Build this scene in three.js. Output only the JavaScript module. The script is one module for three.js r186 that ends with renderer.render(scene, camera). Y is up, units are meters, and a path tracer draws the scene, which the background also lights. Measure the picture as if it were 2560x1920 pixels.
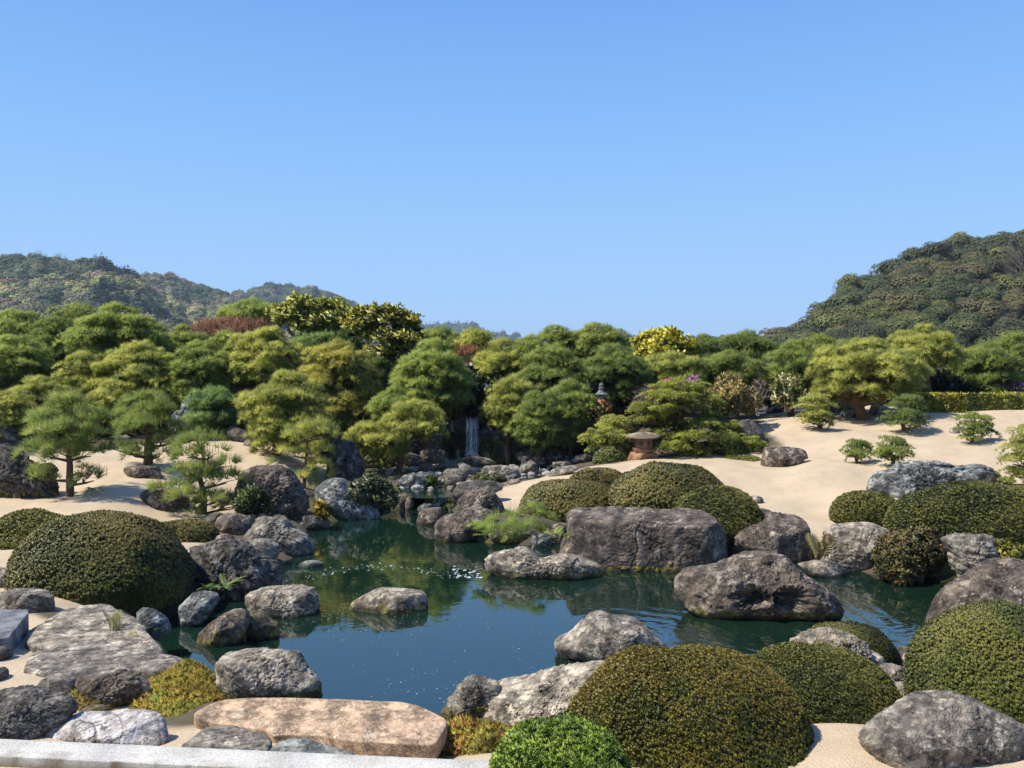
import * as THREE from 'three';
import { mergeGeometries } from 'three/addons/utils/BufferGeometryUtils.js';

// ---------- camera, sky, sun, exposure ----------
const EYE = 1.9, FOVV = 52, PITCH = -1.16 * Math.PI / 180, ASPECT = 4 / 3;
const scene = new THREE.Scene();
const camera = new THREE.PerspectiveCamera(FOVV, ASPECT, 0.1, 6000);
camera.position.set(0, EYE, 0);
camera.rotation.set(PITCH, 0, 0);
camera.updateMatrixWorld(true);
const renderer = new THREE.WebGLRenderer({ antialias: true });
renderer.setSize(1024, 768);
renderer.toneMapping = THREE.LinearToneMapping;
renderer.toneMappingExposure = 1.5;
renderer.shadowMap.enabled = true;

const SUNDIR = new THREE.Vector3(-0.56, 0.82, 0.12).normalize();
const s2l = (c) => { c /= 255; return c <= 0.04045 ? c / 12.92 : Math.pow((c + 0.055) / 1.055, 2.4); };
{
  const Wd = 256, Hd = 256, data = new Float32Array(Wd * Hd * 4);
  const stops = [[0, 178, 216, 255], [4, 169, 210, 254], [10, 153, 201, 252], [18, 131, 184, 247], [27, 108, 163, 236], [45, 82, 136, 215], [90, 56, 104, 184]];
  for (let r = 0; r < Hd; r++) {
    const el = (r + 0.5) / Hd * 180 - 90;
    let c = [s2l(120), s2l(116), s2l(104)];
    if (el > 0) {
      let k = 0; while (k < stops.length - 2 && stops[k + 1][0] < el) k++;
      const a = stops[k], b = stops[k + 1], t = Math.min(1, Math.max(0, (el - a[0]) / (b[0] - a[0])));
      c = [1, 2, 3].map((i) => s2l(a[i] + (b[i] - a[i]) * t));
    }
    for (let q = 0; q < Wd; q++) {
      const az = ((q + 0.5) / Wd - 0.5) * 2 * Math.PI, e = el * Math.PI / 180;
      const cs = Math.cos(az) * Math.cos(e) * SUNDIR.x + Math.sin(e) * SUNDIR.y + Math.sin(az) * Math.cos(e) * SUNDIR.z;
      const glow = el > 0 ? 0.6 * Math.pow(Math.max(0, cs), 14) : 0, o = (r * Wd + q) * 4;
      for (let i = 0; i < 3; i++) data[o + i] = c[i] * 0.695 + glow * [1, 0.95, 0.85][i];
      data[o + 3] = 1;
    }
  }
  const sky = new THREE.DataTexture(data, Wd, Hd, THREE.RGBAFormat, THREE.FloatType);
  sky.mapping = THREE.EquirectangularReflectionMapping; sky.magFilter = THREE.LinearFilter; sky.needsUpdate = true;
  scene.background = sky; scene.environment = sky;
}
const sun = new THREE.DirectionalLight(new THREE.Color().setRGB(1, 0.93, 0.80), 4.4);
sun.name = 'sun'; sun.position.copy(SUNDIR).multiplyScalar(60); sun.target.position.set(0, 0, -14); sun.position.add(sun.target.position);
sun.castShadow = true; sun.shadow.mapSize.set(4096, 4096);
Object.assign(sun.shadow.camera, { left: -45, right: 45, top: 45, bottom: -45, near: 1, far: 200 });
sun.shadow.radius = 1;
scene.add(sun, sun.target);
scene.fog = new THREE.FogExp2(new THREE.Color().setRGB(0.62, 0.78, 1.0), 0.00027);

// ---------- helpers ----------
const V = (x, y, z) => new THREE.Vector3(x, y, z);
function mulberry(seed) { let a = seed >>> 0; return () => { a = (a + 0x6d2b79f5) | 0; let t = Math.imul(a ^ (a >>> 15), 1 | a); t = (t + Math.imul(t ^ (t >>> 7), 61 | t)) ^ t; return ((t ^ (t >>> 14)) >>> 0) / 4294967296; }; }
const clamp = (x, a = 0, b = 1) => Math.min(b, Math.max(a, x)), lerp = (a, b, t) => a + (b - a) * t;
const smooth = (a, b, x) => { const t = clamp((x - a) / (b - a)); return t * t * (3 - 2 * t); };
const perm = new Uint8Array(1024); { const r = mulberry(77), p = [...Array(256).keys()]; for (let i = 255; i > 0; i--) { const j = Math.floor(r() * (i + 1)); [p[i], p[j]] = [p[j], p[i]]; } for (let i = 0; i < 1024; i++) perm[i] = p[i & 255]; }
const gr = (h, x, y, z) => { h &= 15; const u = h < 8 ? x : y, v = h < 4 ? y : h === 12 || h === 14 ? x : z; return ((h & 1) ? -u : u) + ((h & 2) ? -v : v); };
function noise(x, y, z) {
  const X0 = Math.floor(x), Y0 = Math.floor(y), Z0 = Math.floor(z); x -= X0; y -= Y0; z -= Z0;
  const X = X0 & 255, Y = Y0 & 255, Z = Z0 & 255, u = x * x * x * (x * (x * 6 - 15) + 10), v = y * y * y * (y * (y * 6 - 15) + 10), w = z * z * z * (z * (z * 6 - 15) + 10);
  const A = perm[X] + Y, AA = perm[A] + Z, AB = perm[A + 1] + Z, B = perm[X + 1] + Y, BA = perm[B] + Z, BB = perm[B + 1] + Z;
  return lerp(lerp(lerp(gr(perm[AA], x, y, z), gr(perm[BA], x - 1, y, z), u), lerp(gr(perm[AB], x, y - 1, z), gr(perm[BB], x - 1, y - 1, z), u), v),
    lerp(lerp(gr(perm[AA + 1], x, y, z - 1), gr(perm[BA + 1], x - 1, y, z - 1), u), lerp(gr(perm[AB + 1], x, y - 1, z - 1), gr(perm[BB + 1], x - 1, y - 1, z - 1), u), v), w);
}
function fbm(x, y, z, o = 4) { let s = 0, a = 0.5; for (let i = 0; i < o; i++) { s += a * noise(x, y, z); x = x * 2.03 + 17.1; y = y * 2.03 + 5.3; z = z * 2.03 + 9.7; a *= 0.5; } return s; }
const names = new Map();
function numbered(n) { const k = names.get(n) ?? 0; names.set(n, k + 1); return k ? n + '_' + String(k).padStart(3, '0') : n; }
function tag(o, label, category, group, kind) { if (label) o.userData.label = label; if (category) o.userData.category = category; if (group) o.userData.group = group; if (kind) o.userData.kind = kind; return o; }
function top(o, name, label, category, group, kind) { o.name = numbered(name); tag(o, label, category, group, kind); scene.add(o); return o; }
function mesh(name, geo, mat, parent, kind) { const m = new THREE.Mesh(geo, mat); m.name = name; if (kind) m.userData.kind = kind; if (parent) parent.add(m); return m; }
const rgb = (r, g, b) => new THREE.Color().setRGB(r, g, b);

// where a thing of the photograph stands: direction of sight through a point of the 2212 x 1659 survey drawing
const SW = 2212, SH = 1659, TV = Math.tan(FOVV * Math.PI / 360), FPX = SH / 2 / TV, cp = Math.cos(PITCH), sp = Math.sin(PITCH);
const CROPS = { D: [0, 0, 2560 / 2212], A1: [0, 600, .31646], M2: [640, 700, .31646], M3: [1240, 780, .31646], R4: [1860, 560, .31646], L1: [0, 950, .31646], L2: [0, 1395, .31646], C3: [620, 1395, .31646], C4: [1200, 1395, .31646], R5: [1860, 1395, .31646], R6: [1860, 1000, .31646], M7: [1240, 1080, .31646], M8: [640, 1050, .31646], W1: [1040, 900, .27125], K2: [600, 1050, .18083], N4: [1500, 920, .19892] };
const D = (c, x, y) => { const k = CROPS[c]; return [(k[0] + x * k[2]) / 1.157324, (k[1] + y * k[2]) / 1.157324]; };
function ray(X, Y) { const nx = (X / SW * 2 - 1) * ASPECT * TV, ny = -(Y / SH * 2 - 1) * TV; return V(nx, ny * cp + sp, -cp + ny * sp); } // forward is -z
function at(X, Y, depth) { const d = ray(X, Y); d.multiplyScalar(depth / -d.z); d.y += EYE; return d; }
function onPlane(X, Y, h) { const d = ray(X, Y); d.multiplyScalar((h - EYE) / d.y); d.y += EYE; return d; }

// ---------- terrain ----------
const WATER = -0.5;
const landPts = [[0, 1655, .05], [-300, 1640, .05], [600, 1690, .05], [1100, 1700, .05], [1800, 1640, 0], [2212, 1640, 0], [0, 1450, -.05], [150, 1400, -.1], [300, 1440, -.12], [0, 1300, -.12], [330, 1330, -.3], [600, 1590, .02], [900, 1560, -.12], [1150, 1560, -.08], [1300, 1500, -.25], [1600, 1500, -.2], [1850, 1480, -.2], [2000, 1430, -.3], [2212, 1500, -.1], [2212, 1400, -.25], [1500, 1640, 0],
  [0, 1130, -.12], [0, 1220, -.15], [200, 1200, -.15], [380, 1230, -.25], [150, 1075, -.02], [420, 1112, -.22], [440, 1130, -.3], [300, 1000, .26], [560, 960, .44], [0, 1000, .26], [330, 960, .44], [480, 948, .5], [600, 985, .3], [150, 975, .36], [0, 970, .4], [400, 1050, .05], [250, 1040, .12], [560, 1130, -.38], [640, 1110, -.36], [680, 1050, -.25], [780, 1090, -.38], [850, 1060, -.3], [740, 1000, -.1], [820, 1010, -.15], [900, 1000, -.1], [520, 1150, -.38], [480, 1230, -.38], [600, 1200, -.42],
  [1090, 1085, -.26], [1140, 1110, -.25], [1120, 1060, -.16], [1180, 1036, -.05], [1240, 1020, .04], [1300, 1008, .12], [1420, 996, .19], [1560, 1002, .2], [1660, 1010, .12], [1640, 1085, -.08], [1750, 1125, -.18], [1600, 1110, -.15], [1350, 1110, -.2], [1240, 1140, -.35], [1800, 1000, .26], [2000, 950, .52], [1850, 930, .62], [1700, 900, .85], [2200, 886, .92], [2000, 893, .88], [2212, 1000, .3], [2212, 1100, .02], [1900, 1060, .04], [2000, 1000, .28], [2212, 940, .6], [1780, 1170, -.3], [1950, 1200, -.35], [2100, 1200, -.3], [2212, 1200, -.25], [1660, 940, .5],
  [1200, 1012, -.12], [1120, 1012, -.13], [1000, 1035, -.2], [1020, 985, -.03], [1100, 985, 0], [1180, 985, .02], [1260, 985, .05], [960, 1000, -.1], [1060, 1050, -.22], [950, 1060, -.26], [860, 1060, -.26]]
  .map(([x, y, h]) => { const p = onPlane(x, y, h); return [p.x / -p.z, Math.log(-p.z), h]; });
for (const [u, z, h] of [[-.7, 18, .55], [-.4, 18, .6], [-.15, 18.5, .45], [.05, 19, .5], [.2, 19, .8], [.5, 20, 1.0], [.75, 20, 1.0], [-.75, 14, .3], [.8, 14, .35], [-.7, 45, 1], [-.3, 45, 1], [0, 45, 1], [.3, 40, .7], [.7, 40, .6], [-.7, 90, 2], [0, 90, 2], [.7, 90, 2], [-.7, 400, 3], [0, 400, 3], [.7, 400, 3], [0, 3000, 3], [-.7, 3000, 3], [.7, 3000, 3], [-1, 2, .05], [0, 2, .05], [1, 2, 0], [-1.3, 10, -.1], [1.3, 10, -.1], [-1.3, 5, -.1], [1.3, 5, -.1]]) landPts.push([u, Math.log(z), h]);
function land(x, z) {
  const d = Math.max(0.8, -z), u = x / d, v = Math.log(d);
  let s = 0, w = 0;
  for (const p of landPts) { const a = (u - p[0]) * 2.2, b = (v - p[1]) * 1.6, q = a * a + b * b + 0.005, k = 1 / (q * q); s += k * p[2]; w += k; }
  return s / w;
}
const poly = (c, pts, h) => pts.map(([x, y]) => { const p = onPlane(...D(c, x, y), h); return [p.x, p.z]; });
const pools = [
  { h: WATER, p: poly('D', [[960, 1097], [870, 1100], [820, 1112], [700, 1132], [665, 1150], [680, 1190], [620, 1215], [605, 1250], [560, 1285], [500, 1300], [420, 1300], [330, 1355], [330, 1400], [420, 1460], [440, 1560], [520, 1630], [700, 1660], [900, 1660], [970, 1640], [1100, 1590], [1240, 1540], [1350, 1500], [1500, 1490], [1700, 1490], [1800, 1470], [1900, 1450], [1990, 1430], [2060, 1350], [2110, 1270], [2080, 1240], [2000, 1250], [1890, 1245], [1830, 1228], [1760, 1210], [1600, 1200], [1400, 1190], [1220, 1170], [1200, 1175], [1150, 1180], [1050, 1175], [950, 1150], [985, 1110]], WATER) },
  { h: -0.28, p: poly('W1', [[-150, 1160], [130, 1155], [300, 1150], [345, 1180], [310, 1262], [120, 1272], [0, 1270], [-120, 1240]], -0.28) },
  { h: -0.15, p: poly('W1', [[480, 880], [620, 880], [700, 925], [900, 920], [1000, 950], [1140, 980], [1240, 1000], [1262, 1040], [1200, 1080], [1080, 1112], [960, 1112], [930, 1040], [740, 960], [560, 930]], -0.15) },
];
function inside(p, x, z) { let c = false; for (let i = 0, j = p.length - 1; i < p.length; j = i++) if ((p[i][1] > z) !== (p[j][1] > z) && x < (p[j][0] - p[i][0]) * (z - p[i][1]) / (p[j][1] - p[i][1]) + p[i][0]) c = !c; return c; }
function edgeDist(p, x, z) { let m = 1e9; for (let i = 0, j = p.length - 1; i < p.length; j = i++) { const ax = p[j][0], az = p[j][1], bx = p[i][0] - ax, bz = p[i][1] - az, t = clamp(((x - ax) * bx + (z - az) * bz) / (bx * bx + bz * bz)); m = Math.min(m, Math.hypot(x - ax - bx * t, z - az - bz * t)); } return m; }
for (const q of pools) { q.box = [Math.min(...q.p.map((a) => a[0])) - .5, Math.max(...q.p.map((a) => a[0])) + .5, Math.min(...q.p.map((a) => a[1])) - .5, Math.max(...q.p.map((a) => a[1])) + .5]; }
function surfaceH(x, z) { for (const q of pools) if (x > q.box[0] && x < q.box[1] && z > q.box[2] && z < q.box[3] && inside(q.p, x, z)) return q.h; return land(x, z); }
function groundH(x, z) {
  let h = land(x, z);
  for (const q of pools) if (x > q.box[0] && x < q.box[1] && z > q.box[2] && z < q.box[3]) {
    const d = edgeDist(q.p, x, z) * (inside(q.p, x, z) ? 1 : -1);
    if (d > 0) h = Math.min(h, q.h - 0.015 - Math.min(0.5, d * 0.9)); else if (d > -0.3) h = lerp(Math.min(h, q.h - 0.015), h, smooth(0, 0.3, -d));
  }
  return h;
}
function hit(X, Y) { // first meeting of a line of sight with the land or the water
  const d = ray(X, Y); d.multiplyScalar(1 / -d.z);
  let t = 2, prev = 2;
  for (; t < 120; t *= 1.012) { if (EYE + d.y * t < surfaceH(d.x * t, -t)) break; prev = t; }
  for (let i = 0; i < 14; i++) { const m = (prev + t) / 2; if (EYE + d.y * m < surfaceH(d.x * m, -m)) t = m; else prev = m; }
  return V(d.x * t, EYE + d.y * t, -t);
}

// ---------- computed textures ----------
function tileNoise(n, seed) { // tileable value noise with several octaves, 0..1
  const out = new Float32Array(n * n); let amp = 1, tot = 0;
  for (let f = 4; f <= n / 2; f *= 2) {
    const r = mulberry(seed + f), g = new Float32Array(f * f); for (let i = 0; i < g.length; i++) g[i] = r();
    for (let y = 0; y < n; y++) for (let x = 0; x < n; x++) {
      const u = x / n * f, v = y / n * f, i = Math.floor(u), j = Math.floor(v); let a = u - i, b = v - j; a = a * a * (3 - 2 * a); b = b * b * (3 - 2 * b);
      const i1 = (i + 1) % f, j1 = (j + 1) % f;
      out[y * n + x] += amp * lerp(lerp(g[j * f + i], g[j * f + i1], a), lerp(g[j1 * f + i], g[j1 * f + i1], a), b);
    }
    tot += amp; amp *= 0.72;
  }
  for (let i = 0; i < out.length; i++) out[i] /= tot; return out;
}
function tex(n, m, f, srgb) {
  const d = new Uint8Array(n * m * 4);
  for (let y = 0; y < m; y++) for (let x = 0; x < n; x++) { const c = f(x, y), o = (y * n + x) * 4; d[o] = c[0]; d[o + 1] = c[1]; d[o + 2] = c[2]; d[o + 3] = 255; }
  const t = new THREE.DataTexture(d, n, m); t.wrapS = t.wrapT = THREE.RepeatWrapping; t.magFilter = THREE.LinearFilter; t.minFilter = THREE.LinearMipmapLinearFilter; t.generateMipmaps = true; if (srgb) t.colorSpace = THREE.SRGBColorSpace; t.needsUpdate = true; return t;
}
const NZ = tileNoise(512, 5), NZ2 = tileNoise(512, 99);
const rnd = mulberry(4242);
const grainMap = tex(512, 512, (x, y) => { const v = NZ[y * 512 + x], w = NZ2[y * 512 + x]; let k = 222 + (v - .5) * 330 + (rnd() - .5) * 70; if (w > .6) k += 40; if (Math.abs(w - .47) < .012) k -= 50; k = clamp(k, 80, 255); return [k, k * .985, k * .97]; }, true);
const grainBump = tex(512, 512, (x, y) => { const v = NZ[y * 512 + x], w = NZ2[y * 512 + x]; const k = clamp(128 + (v - .5) * 420 - (Math.abs(w - .5) < .025 ? 60 : 0), 0, 255); return [k, k, k]; });
const sandMap = tex(512, 512, (x, y) => { const v = NZ2[y * 512 + x], r = rnd(); const k = 232 + (v - .5) * 50 + (r - .5) * 62; return [clamp(k, 0, 255), clamp(k - 1 + (rnd() - .5) * 8, 0, 255), clamp(k - 3 + (rnd() - .5) * 12, 0, 255)]; }, true);
const sandBump = tex(512, 512, (x, y) => { const k = clamp(128 + (NZ[y * 512 + x] - .5) * 120 + (rnd() - .5) * 190, 0, 255); return [k, k, k]; });

// ---------- ground, water ----------
const polyHit = (pts) => pts.map(([x, y]) => { const p = y < 870 ? onPlane(x, y, .3) : hit(x, y); return [p.x, p.z]; });
const sandPoly = [
  polyHit( [[-700, 1330], [-700, 985], [0, 985], [60, 985], [200, 975], [330, 958], [480, 948], [590, 942], [640, 955], [700, 985], [745, 1010], [700, 1040], [655, 1062], [560, 1120], [470, 1140], [430, 1190], [330, 1300], [180, 1330]]),
  polyHit([[1066, 1106], [1068, 1064], [1090, 1050], [1133, 1037], [1184, 1026], [1240, 1016], [1300, 1004], [1380, 992], [1480, 985], [1600, 985], [1690, 960], [1640, 930], [1650, 896], [1700, 890], [1990, 889], [2212, 882], [3000, 880], [3000, 1200], [2212, 1180], [1900, 1180], [1780, 1170], [1640, 1120], [1250, 1118], [1120, 1110]]),
];
const nearSand = poly('D', [[-900, 1900], [-900, 1290], [60, 1290], [330, 1390], [330, 1560], [640, 1590], [960, 1530], [1130, 1560], [1240, 1560], [1800, 1520], [1940, 1490], [2212, 1500], [3200, 1500], [3200, 1900]], 0);
{
  const pos = [], col = [], uv = [], idx = [], rows = [];
  for (let i = 0; i <= 300; i++) rows.push(Math.exp(lerp(Math.log(0.9), Math.log(46), i / 300)));
  for (let i = 1; i <= 26; i++) rows.push(Math.exp(lerp(Math.log(46), Math.log(1800), i / 26)));
  const nU = 270;
  rows.forEach((z) => { for (let j = 0; j <= nU; j++) {
    const u = lerp(-1.35, 1.35, j / nU), x = u * Math.max(z, 1.6), h = groundH(x, -z);
    let bed = 0; for (const q of pools) if (x > q.box[0] && x < q.box[1] && -z > q.box[2] && -z < q.box[3] && inside(q.p, x, -z)) bed = 1;
    pos.push(x, h + 0.006 * fbm(x * .7, z * .7, 3, 2), -z); uv.push(x / 1.5, z / 1.5);
    let s = 0; for (const p of [sandPoly[0], sandPoly[1], nearSand]) { const d = edgeDist(p, x, -z), e = inside(p, x, -z) ? d : -d; s = Math.max(s, smooth(-0.05, 0.05, e + 0.05 * fbm(x * 4, z * 4, 1, 3))); }
    const n = fbm(x * .6, z * .6, 7, 4), n2 = fbm(x * 5, z * 5, 2, 3);
    const soil = [lerp(.12, .09, n + .5) + n2 * .06, lerp(.092, .078, n + .5) + n2 * .045, .055 + n2 * .03], sand = [.60 + n * .02, .475 + n * .018, .325 + n * .014];
    const moss = smooth(.05, .3, n + n2 * .3); soil[0] = lerp(soil[0], .085, moss); soil[1] = lerp(soil[1], .085, moss); soil[2] = lerp(soil[2], .02, moss);
    for (let k = 0; k < 3; k++) col.push(bed ? [.03, .04, .02][k] : Math.max(.01, lerp(soil[k], sand[k], s)));
  } });
  const w = nU + 1;
  for (let i = 0; i < rows.length - 1; i++) for (let j = 0; j < nU; j++) { const a = i * w + j; idx.push(a, a + 1, a + w, a + 1, a + w + 1, a + w); }
  const g = new THREE.BufferGeometry(); g.setAttribute('position', new THREE.Float32BufferAttribute(pos, 3)); g.setAttribute('color', new THREE.Float32BufferAttribute(col, 3)); g.setAttribute('uv', new THREE.Float32BufferAttribute(uv, 2)); g.setIndex(idx); g.computeVertexNormals();
  top(new THREE.Mesh(g, new THREE.MeshStandardMaterial({ vertexColors: true, roughness: 1, map: sandMap, bumpMap: sandBump, bumpScale: 0.006 })), 'ground', null, null, null, 'structure');
}
const X0 = -9, X1 = 9, Z0 = -15.5, Z1 = -4.2; // pond extent in metres
{
  const n = 1792, m = 1152, wob = tileNoise(512, 31);
  const rocks = [onPlane(1640, 1330, WATER), onPlane(1330, 1395, WATER), onPlane(1900, 1340, WATER)];
  const bump = tex(n, m, (i, j) => {
    const x = lerp(X0, X1, i / n), z = lerp(Z1, Z0, j / m);
    const w1 = wob[((j * 1.9 | 0) % 512) * 512 + ((i * .9 | 0) % 512)] - .5, w2 = wob[((j * 5 | 0) % 512) * 512 + ((i * 2 | 0) % 512)] - .5;
    let h = w1 * .55 + w2 * .12;
    rocks.forEach((r, k) => { const dx = x - r.x, dz = (z - r.z) * 1.0, d = Math.hypot(dx, dz), wd = d + w1 * .35; h += Math.sin(wd * (k === 2 ? 52 : 36)) * .34 * Math.exp(-(((d - (k === 1 ? .9 : 1.2)) / (k === 1 ? .45 : .9)) ** 2)) * smooth(-.2, .5, k === 1 ? dx * .8 - dz * .2 : dx * .2 + dz + .35); });
    const k = clamp(128 + h * 150, 0, 255); return [k, k, k];
  });
  const g = new THREE.PlaneGeometry(X1 - X0, Z1 - Z0, 60, 40); g.rotateX(-Math.PI / 2);
  const water = new THREE.MeshPhysicalMaterial({ color: rgb(.007, .026, .016), roughness: 0.025, ior: 2.25, transmission: 0.3, thickness: 0, bumpMap: bump, bumpScale: 0.006, specularIntensity: 1 });
  const pond = new THREE.Mesh(g, water); pond.position.set((X0 + X1) / 2, WATER, (Z0 + Z1) / 2);
  top(pond, 'pond_water', null, null, null, 'structure');
  const sh = (p, h, name) => { const c = p.reduce((a, b) => [a[0] + b[0] / p.length, a[1] + b[1] / p.length], [0, 0]); const s = new THREE.Shape(p.map(([x, z]) => new THREE.Vector2(c[0] + (x - c[0]) * 1.06, -(c[1] + (z - c[1]) * 1.06)))); const q = new THREE.ShapeGeometry(s); q.rotateX(-Math.PI / 2); const u = q.attributes.uv; for (let i = 0; i < u.count; i++) u.setXY(i, u.getX(i) / 5, u.getY(i) / 5);
    const mm = water.clone(); mm.bumpScale = .012; const o = new THREE.Mesh(q, mm); o.position.y = h; top(o, name, null, null, null, 'structure'); };
  sh(pools[1].p, pools[1].h, 'stream_water'); sh(pools[2].p, pools[2].h, 'stream_water');
}

// ---------- rocks ----------
const rockMat = new THREE.MeshStandardMaterial({ vertexColors: true, roughness: 0.88, map: grainMap, bumpMap: grainBump, bumpScale: 0.016 });
const PAL = {
  dark: [[.045, .04, .036], [.165, .15, .135], [.3, .275, .24]],
  brown: [[.07, .053, .04], [.23, .185, .145], [.44, .38, .305]],
  grey: [[.12, .105, .088], [.34, .305, .25], [.54, .49, .4]],
  pale: [[.17, .145, .115], [.5, .44, .345], [.68, .61, .48]],
  blue: [[.06, .068, .072], [.25, .27, .265], [.5, .51, .48]],
  pink: [[.5, .345, .225], [.68, .49, .325], [.76, .63, .47]],
  white: [[.2, .175, .16], [.55, .52, .48], [.74, .71, .66]], vein: [[.5, .46, .43], [.76, .73, .69], [.82, .8, .76]],
  green: [[.12, .14, .125], [.27, .30, .27], [.38, .40, .36]],
};
const MOSS = [.22, .19, .02], MOSSB = [.085, .065, .018];
let rockSeed = 1;
const sph0 = (r) => { const z = r() * 2 - 1, a = r() * 6.2832, k = Math.sqrt(1 - z * z); return V(k * Math.cos(a), z, k * Math.sin(a)); };
function rockGeo(F3, R, T, o, sizePx, baseY, topY) {
  // F3: {c, e1, e2, e3}; R(theta): outline radius; T: half thickness towards [front, back]
  const rn = mulberry(1000 + (o.seed ?? rockSeed)), { c, e1, e2, e3 } = F3, s0 = (o.seed ?? rockSeed) * 13.7; rockSeed++;
  const NU = Math.round(clamp(sizePx * 2.0, 40, 360)), NF = Math.round(clamp(sizePx * .62, 12, 96)), NB = Math.max(6, Math.round(NF * .4)), NV = NF + NB;
  const q = o.q ?? 3, planes = (o.planes ?? []).map(([x, y, z, h]) => { const l = Math.hypot(x, y, z); return [x / l, y / l, z / l, h]; });
  const Rm = (() => { let s = 0; for (let i = 0; i < 64; i++) s += R(i / 64 * 6.2832); return s / 64; })();
  const nf = o.facets === 0 ? 0 : (o.facets ?? 5) * 2 + 4; for (let k = 0; k < nf; k++) { const a = rn() * 6.283, el = .5 + rn() * .8; const x = Math.cos(a) * Math.cos(el), y = Math.sin(a) * Math.cos(el), z = Math.sin(el) * (k % 5 === 4 ? -1 : 1); const sup = Math.hypot(R(a) * Math.cos(el), T[z > 0 ? 0 : 1] * Math.sin(el)); let sil = 0; for (let i = 0; i < 48; i++) { const t = i / 48 * 6.2832; sil = Math.max(sil, R(t) * (Math.cos(t) * x + Math.sin(t) * y)); } planes.push([x, y, z, Math.max(sil * 1.015, sup * (.72 + rn() * .2))]); }
  const amp = .8 * (o.rough ?? .06) * Math.min(Rm, T[0] * 1.6), fr = (o.freq ?? 1.6) / Rm, pal = PAL[o.pal ?? 'grey'], pos = [], col = [], uv = [], idx = [], P = V(0, 0, 0), Nn = V(0, 0, 0);
  const PN = o.soft ?? 30, cd = sph0(rn), ce = sph0(rn), cf = (1.5 + rn()) / Rm;
  const sd = o.strata ? V(...o.strata).normalize() : null, sf = (o.sf ?? 9) / Rm;
  for (let j = 0; j <= NV; j++) {
    const al = j <= NF ? Math.PI / 2 * (1 - j / NF) : -Math.PI / 2 * (j - NF) / NB, ca = Math.cos(al), sa = Math.sin(al), TT = sa >= 0 ? T[0] : T[1];
    for (let i = 0; i < NU; i++) {
      const th = i / NU * Math.PI * 2, ct = Math.cos(th), st = Math.sin(th), Rt = R(th);
      // squircle-like sampling keeps samples where the surface bends
      const dx = ca * ct, dy = ca * st, dz = sa * TT / Rm, dl = Math.hypot(dx, dy, dz), ux = dx / dl, uy = dy / dl, uz = dz / dl, cr = ca / dl;
      let inv = Math.pow(Math.pow(cr / Rt, q) + Math.pow(Math.abs(uz) / TT, q), PN / q);
      for (const p of planes) { const dd = p[0] * ux + p[1] * uy + p[2] * uz; if (dd > 0) inv += Math.pow(dd / p[3], PN); }
      let r = Math.pow(inv, -1 / PN), lx = ux * r, ly = uy * r, lz = uz * r;
      P.set(c.x + e1.x * lx + e2.x * ly + e3.x * lz, c.y + e1.y * lx + e2.y * ly + e3.y * lz, c.z + e1.z * lx + e2.z * ly + e3.z * lz);
      const X = P.x * fr + s0, Y = P.y * fr, Z = P.z * fr;
      const nA = fbm(X, Y, Z, 3), rid = 1 - Math.abs(fbm(X * 2.1 + 5, Y * 2.1, Z * 2.1, 3)) * 2.4, nB = fbm(X * 7, Y * 7, Z * 7, 4);
      let disp = amp * (nA * 1.3 + nB * .75 - .5 * smooth(.86, 1, rid));
      const cs = (P.x * cd.x + P.y * cd.y + P.z * cd.z) * cf + nA * 1.6 + s0, ct2 = (P.x * ce.x + P.y * ce.y + P.z * ce.z) * cf * 1.4 + nA * 1.2 + nB * .3, cut = (v) => Math.abs(v - Math.floor(v) - .5) * 2, crack = smooth(.07, .0, cut(cs) + nB * .1) * smooth(-.1, .25, fbm(X * 1.3 + 3, Y * 1.3, Z * 1.3, 2) + .1) + .8 * smooth(.06, 0, cut(ct2)) * smooth(0, .25, fbm(X * 1.3 + 13, Y * 1.3, Z * 1.3, 2)), step = (Math.floor(cs + .5) % 2 === 0 ? 1 : -1) * (o.chip ?? .35);
      disp += amp * (step * smooth(0, .5, nA + .3) - .9 * Math.min(1, crack));
      let band = 0;
      if (sd) { const s = (P.x * sd.x + P.y * sd.y + P.z * sd.z) * sf + nA * 2.2 + nB * .5; band = Math.sin(s) * .5 + Math.sin(s * 2.37 + 1) * .3; disp += amp * .5 * band; }
      for (const [hx, hy, hz, hr, hd] of o.holes ?? []) { const d = Math.hypot((lx - hx) / hr, (ly - hy) / (hr * .62), (lz - hz) / hr); if (d < 1.3) disp -= hd * smooth(1.15, .55, d + nB * .35); }
      r = Math.max(r * .35, r + disp); lx = ux * r; ly = uy * r; lz = uz * r;
      P.set(c.x + e1.x * lx + e2.x * ly + e3.x * lz, c.y + e1.y * lx + e2.y * ly + e3.y * lz, c.z + e1.z * lx + e2.z * ly + e3.z * lz);
      pos.push(P.x, P.y, P.z); uv.push(o.flat !== undefined ? (P.x + P.y * .6) / .45 : (P.x + P.z * .3) / .45, (o.flat !== undefined ? P.z + P.y * .8 : P.y - P.z * .7) / .45);
      // stone colour, lichen, moss
      const f1 = fbm(X * 3.1 + 9, Y * 3.1, Z * 3.1, 4), f2 = fbm(P.x * 21 + s0, P.y * 21, P.z * 21, 3), f3 = fbm(P.x * 7.3, P.y * 7.3 + s0, P.z * 7.3, 4);
      let t = clamp(.5 + f1 * 1.5 + f2 * .95 + band * .33 - .55 * Math.min(1, crack) - .35 * smooth(.88, 1, rid)), C = [0, 1, 2].map((k) => lerp(pal[0][k], pal[1][k], t));
      const li = smooth(o.lichen ?? .17, (o.lichen ?? .17) + .12, f3 + f2 * .45 + band * .1);
      for (let k = 0; k < 3; k++) C[k] = lerp(C[k], pal[2][k], li * .8);
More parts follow.
